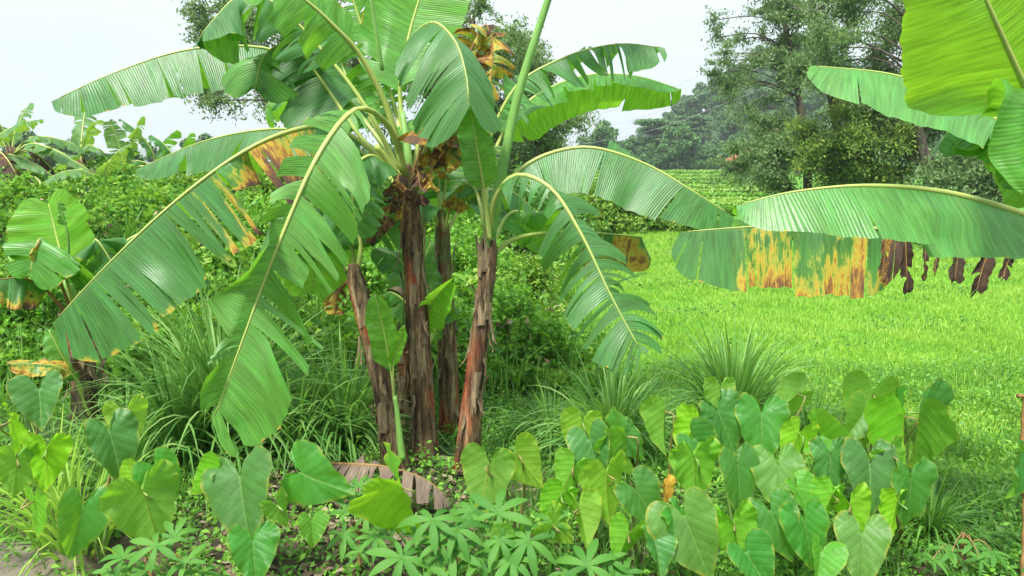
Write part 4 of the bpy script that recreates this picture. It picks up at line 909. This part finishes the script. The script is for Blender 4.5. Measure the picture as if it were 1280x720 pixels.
used = set(); rr = random.Random(5)
def put(kind, x_, y_, z_, s_, lab=None):
    o = protos[kind] if kind not in used else copy_tree(protos[kind]); used.add(kind)
    o.location = (x_, y_, z_); o.rotation_euler = (0, 0, rr.uniform(0, 6.28)); o.scale = (s_, s_, s_ * rr.uniform(.85, 1.15))
    if lab: o['label'] = lab
    return o
cnt = 0
for row in range(12):
    yy = 118 + row * 7.5
    xx = P(735, 200, yy).x + rr.uniform(0, 3) + (12 if row > 6 else 0)
    while xx < P(1010, 200, yy).x:
        zz = float(hillz(np.array(xx), np.array(yy)))
        put(rr.randrange(3), xx, yy + rr.uniform(-2.5, 2.5), max(zz, Hs(xx, yy)) - .4, rr.uniform(.62, 1.15), ['green tree at the foot of the far wooded hill, behind the terraces', 'green tree halfway up the far wooded hillside', 'tree along the top of the far wooded hill'][min(row // 4, 2)]); cnt += 1
        xx += rr.uniform(3.2, 5.4)
# row of trees at the far end of the terraces and left behind the clump
GL = 'distant trees in a line behind the terraces'
for px in range(600, 800, 15):
    o = put(rr.randrange(3), P(px + rr.uniform(-5, 5), 220, 112).x, 112 + rr.uniform(-4, 4), .7, rr.uniform(.38, .6), 'low distant tree in the line behind the terraces'); o['group'] = GL
for px in range(-30, 560, 14):
    o = put(rr.randrange(3), P(px + rr.uniform(-5, 5), 220, 60).x, 60 + rr.uniform(-4, 4), .9, rr.uniform(.25, .45), 'distant tree beyond the left bank'); o['group'] = 'distant trees beyond the left bank'
# bright bushy tree at the foot of the hill
# umbrella-crowned trees on the ridge
def umbrella_tree(px, py_top, Y, lab, hgt, sp_, layers=3):
    top = P(px, py_top, Y); base = Vector((top.x, top.y, top.z - hgt)); t = thing('rain_tree', base, lab, 'tree', 'flat-topped trees on the skyline')
    rr = random.Random(int(px)); mb = MB(); mb.tube([base, base + Vector((.2, 0, hgt * .45)), top + Vector((0, 0, -.6))], .28, 10, 6, .09); C = []
    for l in range(layers):
        for i in range(9 - l):
            a = rr.uniform(0, 6.28); q = rr.uniform(.3, 1) * sp_ * (1 - .15 * l) ; c = Vector((top.x + math.cos(a) * q + (l - 1) * .4, top.y + math.sin(a) * q, top.z - l * hgt * .17 - .3 * (q / sp_) ** 2 * 2 + rr.uniform(-.2, .2)))
            mb.tube([base.lerp(top, .62 - .1 * l), base.lerp(top, .75 - .1 * l) * .4 + c * .6, c], .07, 6, 4, .025)
            m_ = 300; p = rng.normal(size=(m_, 3)) * np.array([1.0, 1.0, .2]) * sp_ * .23; C.append(p + np.array(c))
    mb.build('trunk', M['bark'], t); leaves_mesh('crown', np.concatenate(C), .42, M['fartree'], t, up=.6, aspect=.6)
umbrella_tree(822, 150, 128, 'tallest flat-topped tree standing out against the sky left of the hill', 9.5, 3.1, 4)
umbrella_tree(780, 177, 128, 'small flat-topped tree furthest left on the skyline', 5.5, 3.0, 2)
umbrella_tree(868, 146, 150, 'flat-topped tree on the ridge right of the tallest one', 6, 3.0, 3)
umbrella_tree(752, 178, 135, 'faint flat-topped tree just above the arched banana leaf', 5, 2.2, 2)

# ------------------------------------------------------------------ power lines
M['wire'] = m_simple('cable', (.35, .37, .38), (.4, .42, .43), 1, .6, 0)
for i, (ya, yb) in enumerate([(186, 92), (172, 62), (158, 30)]):
    a = P(690, ya, 90); b = P(1000, yb, 60); m_ = (a + b) / 2 - Vector((0, 0, 1.1))
    mb = MB(); mb.tube([a, m_, b], .016, 20, 4); tag(mb.build('power_line', M['wire']), ['lowest', 'middle', 'topmost'][i] + ' of the three faint overhead cables crossing the white sky', 'power line', 'overhead cables')

# ------------------------------------------------------------------ grass tufts
def tuft(px, py, ln, n, spread, lab, w=.009, mat='lemon', Y=None, z=0., group=None, stiff=.5, name='grass_clump', leanx=0.):
    b = P(px, py, Y) if Y else G(px, py, z); b.z = Hs(b.x, b.y)
    rr = np.random.default_rng(int(px * 3 + py)); V = []; Fc = []; K = 9
    for i in range(n):
        an = rr.uniform(0, 6.28); q = abs(rr.normal()) * spread; r0 = rr.uniform(0, .09)
        L = ln * rr.uniform(.55, 1.15); p = np.array([b.x + math.cos(an) * r0 * (1 + q), b.y + math.sin(an) * r0 * (1 + q), b.z])
        tilt = min(.08 + q * .55, .9); d = np.array([math.cos(an) * tilt + leanx, math.sin(an) * tilt, 1.]); d /= np.linalg.norm(d)
        sd_ = np.cross(d, [0, 0, 1]); sd_ /= np.linalg.norm(sd_) + 1e-9
        a2 = rr.uniform(-.8, .8); sd_ = sd_ * math.cos(a2) + np.cross(d, sd_) * math.sin(a2)
        bend = (.02 + stiff * q * .22 + abs(rr.normal()) * .05) * (1 + (rr.random() < .12) * 2.5); o_ = len(V)
        ww = w * rr.uniform(.7, 1.3)
        for k in range(K):
            f = k / (K - 1); wd = ww * (1 - f ** 2.2) * (.55 + .45 * min(1, f * 4)) + .0004
            V += [p - sd_ * wd, p + sd_ * wd]
            p = p + d * L / (K - 1); d = d + np.array([math.cos(an) * bend * .5, math.sin(an) * bend * .5, -bend * (1 + f * 2)]); d /= np.linalg.norm(d)
        Fc += [(o_ + 2 * k, o_ + 2 * k + 1, o_ + 2 * k + 3, o_ + 2 * k + 2) for k in range(K - 1)]
    V = np.array(V); V[:, 2] = np.maximum(V[:, 2], H(V[:, 0], V[:, 1]) + .01)
    o = build(name, V - np.array(b), np.array(Fc), M[mat]); o.location = b
    tag(o, lab, 'grass clump', group); return o
GG = 'lemongrass clumps'
tuft(285, 560, 1.2, 560, .55, 'largest lemongrass clump between the left plant and the big front banana leaf', group=GG)
tuft(228, 572, .9, 220, .5, 'lemongrass clump just right of the small left banana plant', group=GG)
tuft(160, 600, .6, 80, .45, 'broad-bladed grass clump standing beside the left banana stem', .013, group=GG)
tuft(430, 545, .75, 420, .9, 'lemongrass clump just left of the leaning banana stem', group=GG)
tuft(370, 560, .7, 220, .8, 'lemongrass clump under the tip of the big front leaf', group=GG)
tuft(915, 545, .78, 520, .6, 'lemongrass clump at the field edge behind the tallest taro leaves', group=GG)
tuft(765, 560, .62, 360, .8, 'lemongrass clump right of the banana clump before the field', group=GG)
tuft(690, 545, .45, 220, 1.2, 'low drooping grass clump between the right banana stem and the taro', .007, group=GG)
tuft(1010, 560, .45, 200, 1.1, 'wispy grass clump between the two tallest taro groups', .005, 'blade_dk', group=GG)
tuft(1160, 660, .4, 240, 1.0, 'wispy grass clump at the foot of the rightmost taro leaves', .006, 'blade_dk', group=GG)
tuft(95, 690, .58, 110, .5, 'bright grass clump at the lower left beside the stone', .008, 'blade', group=GG)
tuft(70, 640, .5, 50, .6, 'tall thin grass clump behind the stone, left of the bright one', .007, 'blade', group=GG)
tuft(1230, 640, .25, 120, 1.2, 'small grass clump beneath the dark hanging taro leaf', .005, 'blade_dk', group=GG)
tuft(980, 640, .35, 120, 1.0, 'short grass clump hidden among the taro stalks', .006, 'blade_dk', group=GG)
tuft(530, 730, .34, 9, .8, 'few pale stray grass blades crossing the cassava leaves', .006, 'lemon', group=GG, name='grass_clump')
tuft(640, 745, .42, 9, .7, 'few long pale grass blades rising in front of the taro at bottom centre', .005, 'lemon', group=GG, name='grass_clump')

for px, py, Y, ln, lb in [(60, 395, 6.8, .55, 'wild grass clump on the bank at the left, below the hooked leaf stalk'), (250, 375, 7.2, .6, 'wild grass clump on the bank behind the scorched leaf'), (345, 320, 9, .6, 'wild grass clump on the bank between the two big drooping leaves'), (20, 320, 8.6, .6, 'wild grass clump on the bank at the far left'), (160, 300, 9.5, .6, 'wild grass clump on the bank near the low bush'), (395, 420, 6.6, .6, 'wild grass clump on the bank left of the leaning stem')]:
    tuft(px, py, ln, 150, .7, lb, .012, 'blade_dk', Y=Y, group='wild grass clumps on the bank')
# ------------------------------------------------------------------ taro
HALF = [(0, .68), (.05, .61), (.115, .52), (.19, .40), (.26, .27), (.315, .13), (.355, -.01), (.35, -.11), (.315, -.2), (.255, -.262), (.185, -.275), (.11, -.235), (.05, -.15), (.012, -.05)]
def taro_blade(size, yaw_fold, seed):
    rr = random.Random(seed); out = []
    full = HALF + [(-x, y) for x, y in HALF[:0:-1]]
    # smooth the outline
    fine = []
    n = len(full)
    for i in range(n):
        p0, p1, p2, p3 = [Vector((*full[(i + j - 1) % n], 0)) for j in range(4)]
        for t in (0, .33, .67): fine.append(.5 * ((2 * p1) + (-p0 + p2) * t + (2 * p0 - 5 * p1 + 4 * p2 - p3) * t * t + (-p0 + 3 * p1 - 3 * p2 + p3) * t ** 3))
    ax = rr.uniform(.88, 1.12); asy = rr.uniform(-.12, .12); ph = rr.uniform(0, 6.28); curl = rr.uniform(.1, .5); wav = rr.uniform(.015, .05)
    V = [Vector((0, 0, 0))]; UV = [(0, 0)]; RIM = [0.]; rings = [.18, .36, .54, .72, .88, 1.]; m_ = len(fine); Fc = []
    for s in rings:
        for i, p in enumerate(fine):
            x, y = p.x * s * (ax + (asy if p.x > 0 else -asy)), p.y * s
            th = i / m_ * 2 * math.pi
            z = yaw_fold * abs(x) - curl * max(0, y) ** 2 * .7 - .35 * max(0, -y) ** 2 * 2 - .5 * abs(x) ** 2
            z += wav * math.sin(th * 7 + ph) * s ** 3 + .6 * wav * math.sin(th * 17 + ph) * s ** 4
            sfr = (y - abs(x) * .85) * 8; z += .001 * math.cos(2 * math.pi * (sfr)) * min(1, s * 1.5)
            V.append(Vector((x, y, z)) * size); UV.append((p.x * s, p.y * s)); RIM.append(s)
    for i in range(m_): Fc.append((0, 1 + i, 1 + (i + 1) % m_))
    for r_ in range(len(rings) - 1):
        a = 1 + r_ * m_; b = a + m_
        for i in range(m_): Fc.append((a + i, b + i, b + (i + 1) % m_, a + (i + 1) % m_))
    return V, Fc, UV, RIM
# (px, py of blade centre, length px, tip angle deg (0 down, + right), kind, yaw deg, tilt deg)
# kinds: t top, b bluish top, l light top, u underside, y yellow
TARO = [
 ('taro plant at bottom left with dark leaf below the small banana stem', (30, 660), [(50, 503, 70, 10, 'b', 10, 35), (16, 540, 70, -10, 'u', -20, 15), (20, 588, 70, 5, 'u', 20, 15), (58, 577, 75, -10, 'u', 30, 15), (45, 641, 70, 10, 'u', -20, 15)]),
 ('taro plant at bottom left with a narrow folded leaf above the stone', (115, 720), [(98, 656, 95, -5, 't', 55, 10), (143, 562, 90, 5, 'b', 50, 15), (160, 532, 65, 10, 'u', 10, 20)]),
 ('taro plant right of the lower left grass with two overlapping leaves', (205, 710), [(185, 636, 110, 15, 'u', 50, 10), (165, 604, 60, -30, 'u', 20, 30), (203, 597, 70, 20, 't', 50, 15)]),
 ('taro plant with the large dark-veined leaf above the leaf litter', (330, 725), [(303, 625, 118, 12, 't', 5, 30), (262, 598, 62, -40, 'u', 20, 40), (317, 695, 78, 0, 't', 15, 35), (350, 640, 50, 10, 'u', 50, 20)]),
 ('small taro with one leaf tilted sideways beside the dry fallen leaf', (385, 690), [(395, 600, 95, 60, 't', 0, 50), (390, 662, 44, 5, 'l', 10, 20)]),
 ('taro with a folded narrow leaf in front of the dry fallen leaf', (540, 720), [(508, 628, 122, 25, 'u', 52, 5)]),
 ('taro below the right banana stem with a wide round leaf', (650, 720), [(608, 600, 92, -15, 'u', 15, 10), (655, 580, 80, 35, 'u', 40, 20), (640, 690, 75, 0, 'u', 20, 20), (697, 662, 65, 40, 'u', 10, 40)]),
 ('taro in the centre with several leaves round reddish stalks', (745, 715), [(724, 540, 62, -10, 'u', 10, 15), (742, 568, 76, 15, 'b', -20, 30), (758, 612, 92, 0, 'u', 25, 12), (712, 594, 60, -30, 'u', 15, 20), (728, 650, 70, 10, 'u', -25, 15), (694, 630, 60, -40, 'u', 10, 30)]),
 ('taro just right of centre with a tall leaf and a low round one', (800, 715), [(783, 560, 80, 5, 'u', 50, 10), (790, 553, 60, 30, 't', 30, 30), (780, 680, 66, -20, 'u', 10, 25), (805, 628, 80, 15, 't', 20, 20)]),
 ('taro with a small dying yellow leaf', (840, 715), [(829, 618, 46, 15, 'y', 62, 10), (829, 530, 74, -15, 'u', 55, 5), (822, 690, 66, 0, 'b', 20, 40), (850, 655, 60, 20, 't', 40, 20)]),
 ('taro with two tall undersides in front of the field-edge lemongrass', (885, 720), [(899, 496, 52, -5, 'u', 0, 10), (863, 541, 62, -20, 'u', 15, 15), (868, 588, 84, 5, 'u', 10, 8), (867, 672, 112, 10, 'l', 15, 25), (880, 560, 66, 35, 'b', 30, 30)]),
 ('taro with a large heart-shaped leaf facing the viewer before the lemongrass', (930, 720), [(905, 532, 80, 10, 'b', 10, 28), (952, 540, 92, 8, 't', -5, 30), (924, 603, 92, 0, 't', 30, 20), (922, 672, 90, 10, 'u', -10, 10), (942, 706, 70, 15, 'b', 10, 40)]),
 ('taro with a leaf slanting up to the right toward the field', (985, 715), [(984, 503, 78, -50, 'u', 20, 10), (992, 557, 70, -15, 'u', 15, 10), (976, 603, 92, 5, 'l', -5, 35), (972, 660, 88, 20, 't', 10, 30), (1003, 625, 64, 10, 'l', 30, 30)]),
 ('taro in the thick of the right patch with light and bluish leaves', (1030, 720), [(1038, 585, 74, 0, 'b', 10, 30), (1034, 632, 66, -20, 'u', 10, 15), (1009, 670, 86, 5, 't', 5, 35), (1024, 706, 64, -10, 'l', 10, 45), (1045, 553, 74, 60, 'l', 0, 60)]),
 ('taro with the tallest paired leaves above the right patch', (1090, 720), [(1086, 512, 88, -10, 'u', 5, 8), (1072, 528, 62, -30, 'l', -20, 30), (1088, 599, 98, 5, 'b', 15, 25), (1067, 645, 70, 20, 'u', -15, 20), (1078, 690, 94, 0, 'l', 5, 30)]),
 ('taro at the right end of the patch with a dark leaf curving outward', (1130, 700), [(1147, 537, 112, 15, 'b', 50, 10), (1128, 545, 112, 10, 'u', 45, 5), (1138, 620, 92, 5, 't', 20, 15), (1115, 580, 66, 20, 'u', 30, 20), (1118, 640, 60, 0, 'u', 20, 15)]),
]
def taro_plant(lab, basepx, leaves_, k0):
    b = G(basepx[0], basepx[1] - 20, 0); b.z = Hs(b.x, b.y) - .01; b.y += .05
    t = thing('taro_plant', b, lab, 'taro plant', 'taro plants in the foreground')
    for i, (px, py, lp, ang, kd, yaw, tilt) in enumerate(leaves_):
        zz = .68 + (py - 500) / 200 * (.26 - .68); zz = max(zz, .14); c = G(px, py, zz)
        Ls = lp / F * (c.y / 1.0) * 1.16
        # local frame: y -> tip, z -> upper face
        rv = random.Random(k0 * 91 + i); yaw += rv.uniform(-22, 22); tilt = max(0, tilt + rv.uniform(-12, 10)); lp *= rv.uniform(.9, 1.15); ang += rv.uniform(-14, 14)
        an = R(ang); tip = Vector((math.sin(an), 0, -math.cos(an)))
        face = Vector((0, -1, 0)) if kd != 'u' else Vector((0, 1, 0))
        xa = tip.cross(face)
        rotm = Matrix((xa, tip, face)).transposed()
        tl = Matrix.Rotation(R(tilt) * .8, 3, xa)   # tip comes toward viewer / face to the sky
        yw = Matrix.Rotation(R(yaw), 3, Vector((0, 0, 1)))
        Rm = yw @ tl @ rotm if kd != 'u' else yw @ Matrix.Rotation(R(tilt) * .35, 3, xa) @ rotm
        mt = {'t': 'taro', 'b': 'tarob', 'l': 'tarol', 'u': 'tarol' if (i + k0) % 2 else 'taro', 'y': 'taroy'}[kd]
        fold = random.Random(k0 * 7 + i).choice([.15, .35, .55, .8, 1.1]) * (1 if kd != 'u' else 1)
        V, Fc, UV, RIM = taro_blade(Ls, fold, k0 * 31 + i)
        junction = c - (Rm @ Vector((0, .2 * Ls, 0)))
        Vw = [junction + Rm @ v for v in V]
        fr = Fc
        nn = (Vw[Fc[0][1]] - Vw[0]).cross(Vw[Fc[0][2]] - Vw[0])
        if nn.dot(Rm @ Vector((0, 0, 1))) < 0: fr = [f[::-1] for f in Fc]
        lf = build('leaf', Vw, fr, M[mt], t, uv=UV, attr={'rim': RIM})
        if kd == 'y': lf['label'] = 'small dying yellow leaf'
        rr = random.Random(k0 * 77 + i); mb = MB()
        bb = b + Vector((rr.uniform(-.03, .03), rr.uniform(-.03, .03), 0))
        back = Rm @ Vector((0, 0, -1))
        pk = junction + back * .05 * 1 + Vector((0, 0, .012)); m2 = b.lerp(junction, .55) + Vector((rr.uniform(-.03, .03), .03, .06))
        mb.tube([bb, m2, pk + Vector((0, 0, -.02)), junction + back * .002], .009, 16, 7, .0035)
        mb.build('stalk', M['stalk' if rr.random() < .55 else 'stalkg'], lf)
    return t
for k, (lab, bp, lv) in enumerate(TARO): taro_plant(lab, bp, lv, k)
# climbing dark heart-shaped leaf with a dead stalk at the right edge
cb = G(1279, 735, 0); cb.z = Hs(cb.x, cb.y)
t = thing('climbing_plant', cb, 'dead brown stalk at the right edge carrying one large dark hanging heart-shaped leaf', 'plant')
mb = MB(); mb.tube([cb, P(1281, 650, 3.0), P(1278, 560, 3.0), P(1280, 498, 3.0), P(1272, 495, 3.0)], .012, 30, 8, .008, rfun=lambda s, a: 1 + .25 * math.sin(s * 60)); mb.build('stalk', M['rib_brown'], t)
V, Fc, UV, RIM = taro_blade(.36, .5, 99)
j = P(1273, 572, 2.98); Rm = Matrix.Rotation(R(40), 3, 'Z') @ Matrix(((-1, 0, 0), (0, 0, -1), (0, -1, 0))).transposed()
Rm = Matrix.Rotation(R(38), 3, Vector((0, 0, 1))) @ Matrix((Vector((-1, 0, 0)), Vector((-.25, 0, -1)).normalized(), Vector((0, -1, 0)))).transposed()
Vw = [j + Rm @ v for v in V]; nn = (Vw[Fc[0][1]] - Vw[0]).cross(Vw[Fc[0][2]] - Vw[0])
if nn.y > 0: Fc = [f[::-1] for f in Fc]
build('leaf', Vw, Fc, M['tarob'], t, uv=UV, attr={'rim': RIM})

# ------------------------------------------------------------------ cassava
def cassava(lab, basepx, heads):
    b = G(*basepx, 0); b.z = Hs(b.x, b.y); t = thing('cassava_plant', b, lab, 'cassava plant', 'cassava plants in the foreground')
    mb = MB(); top = b + Vector((0, 0, .2)); mb.tube([b, top], .01, 6, 6, .008); mb.build('stem', M['cassstem'], t)
    for i, (px, py, lp, z) in enumerate(heads):
        c = G(px, py, z); Ls = 1.05 * lp / F * c.y; rr = random.Random(int(px * 13 + py)); mbL = MB(); rot = rr.uniform(0, 6.28); nlf = rr.choice([7, 7, 8, 6])
        tx, ty = rr.uniform(-.25, .25), rr.uniform(-.75, -.25)
        nrm = Vector((tx, ty, 1)).normalized(); X = nrm.cross(Vector((0, 1, 0))).normalized(); Yv = nrm.cross(X)
        for q in range(nlf):
            an = rot + q * (2 * math.pi * .9 / nlf) + rr.uniform(-.08, .08); d = X * math.cos(an) + Yv * math.sin(an); s = nrm.cross(d)
            l2 = Ls * rr.uniform(.8, 1.15) * (1 if q not in (0, nlf - 1) else .72); vs = []; n = 9; dr = rr.uniform(.1, .75)
            for a_ in range(n):
                f = a_ / (n - 1); ww = l2 * .125 * math.sin(math.pi * min(1, f ** 1.25 * .96 + .04)) ** .8 + .0008
                p = c + d * l2 * f + nrm * l2 * (.1 * math.sin(f * 2.2) - dr * f * f)
                vs += [p - s * ww + nrm * ww * .35, p, p + s * ww + nrm * ww * .35]
            mbL.add(vs, [(a_ * 3 + b_, a_ * 3 + b_ + 1, a_ * 3 + b_ + 4, a_ * 3 + b_ + 3) for a_ in range(n - 1) for b_ in (0, 1)])
        lf = mbL.build('leaf', M['cass'], t)
        mp_ = MB(); mp_.tube([top + Vector((0, 0, -.03 * (i % 4))), top.lerp(c, .6) + Vector((0, 0, .02)), c], .003, 8, 5, .0018); mp_.build('petiole', M['cassstem'], lf)
    return t
cassava('cassava plant with the brightest palmate leaves at bottom centre', (570, 735), [(541, 650, 44, .42), (570, 662, 42, .38), (503, 697, 46, .3), (566, 690, 40, .3), (532, 708, 40, .25), (590, 640, 36, .4), (548, 680, 36, .34), (600, 700, 34, .26), (520, 672, 34, .34)])
cassava('cassava plant whose palmate leaves overlap the round taro leaf', (640, 735), [(622, 642, 46, .42), (661, 676, 48, .34), (640, 700, 36, .28), (690, 655, 30, .36), (625, 675, 34, .34)])
cassava('small dull cassava plant between the dry fallen leaf and the bright one', (450, 715), [(448, 608, 30, .4), (470, 610, 32, .4), (459, 644, 32, .34), (435, 640, 30, .34), (480, 640, 30, .34), (430, 668, 30, .28), (470, 672, 30, .28), (450, 690, 28, .24), (495, 655, 26, .3)])
cassava('cassava plant at the lower left in front of the two overlapping taro leaves', (190, 735), [(196, 682, 40, .34), (155, 698, 36, .28), (232, 704, 36, .26), (180, 715, 34, .22), (218, 672, 30, .34), (140, 715, 30, .2), (255, 715, 28, .2)])
cassava('cassava plant partly cut off at the bottom right of centre', (745, 745), [(734, 708, 44, .26), (780, 716, 36, .22), (705, 716, 34, .22), (760, 700, 28, .26)])
cassava('small cassava seedling in the grass at the lower right', (1200, 710), [(1190, 690, 26, .14), (1215, 680, 24, .14), (1240, 690, 26, .12), (1165, 700, 24, .12), (1225, 700, 24, .1)])

# ------------------------------------------------------------------ dry fallen leaf, stone
fl = thing('fallen_leaf', G(450, 590, .03), 'dry curled brown banana leaf lying on the ground in front of the clump', 'dead leaf')
p_ = [(390, 578, .05), (430, 580, .17), (480, 583, .2), (530, 598, .16), (562, 625, .05)]
leaf(fl, [tuple(G(*q)) for q in p_], .2, (0, -1, -.25), (0, .8, -.6), u0=.02, tears=(24, 10), full=.95, gap=.5, g=.6, jit=.25, mat='dry', rib='rib_brown', world=True, seed=91, wb=.35, r=.012)
rb = G(25, 712, 0)
bm_V = []; NU, NVv = 22, 12
for i in range(NVv + 1):
    for j_ in range(NU):
        th = math.pi * i / NVv / 2; ph = 2 * math.pi * j_ / NU
        d = Vector((math.sin(th) * math.cos(ph), math.sin(th) * math.sin(ph), math.cos(th))); d = Vector((math.copysign(abs(d.x) ** .6, d.x), math.copysign(abs(d.y) ** .6, d.y), d.z ** .5 if d.z > 0 else 0))
        nn = 1 + .12 * mnoise.noise(d * 2.2) + .05 * mnoise.noise(d * 7)
        bm_V.append(Vector((d.x * .42 * nn, d.y * .27 * nn, d.z * .1 * nn - .02)))
Fc = [(i * NU + j_, i * NU + (j_ + 1) % NU, (i + 1) * NU + (j_ + 1) % NU, (i + 1) * NU + j_) for i in range(NVv) for j_ in range(NU)]
o = build('stone', bm_V, [f[::-1] for f in Fc], M['rock']); o.location = (rb.x - .1, rb.y, Hs(rb.x, rb.y)); tag(o, 'flat worn grey-brown stone at the bottom left corner', 'stone')

# ------------------------------------------------------------------ air
hz_, tn = mat_new('air'); pv = tn.nodes.new('ShaderNodeVolumePrincipled'); ou = tn.nodes.new('ShaderNodeOutputMaterial')
pv.inputs['Color'].default_value = (.9, .95, 1, 1); pv.inputs['Density'].default_value = .0007; pv.inputs['Anisotropy'].default_value = .2
tn.links.new(pv.outputs[0], ou.inputs[1])
mb = MB(); mb.box((0, 900, 27.5), (4400, 2300, 65)); o = mb.build('haze', hz_, None, False); o['kind'] = 'stuff'
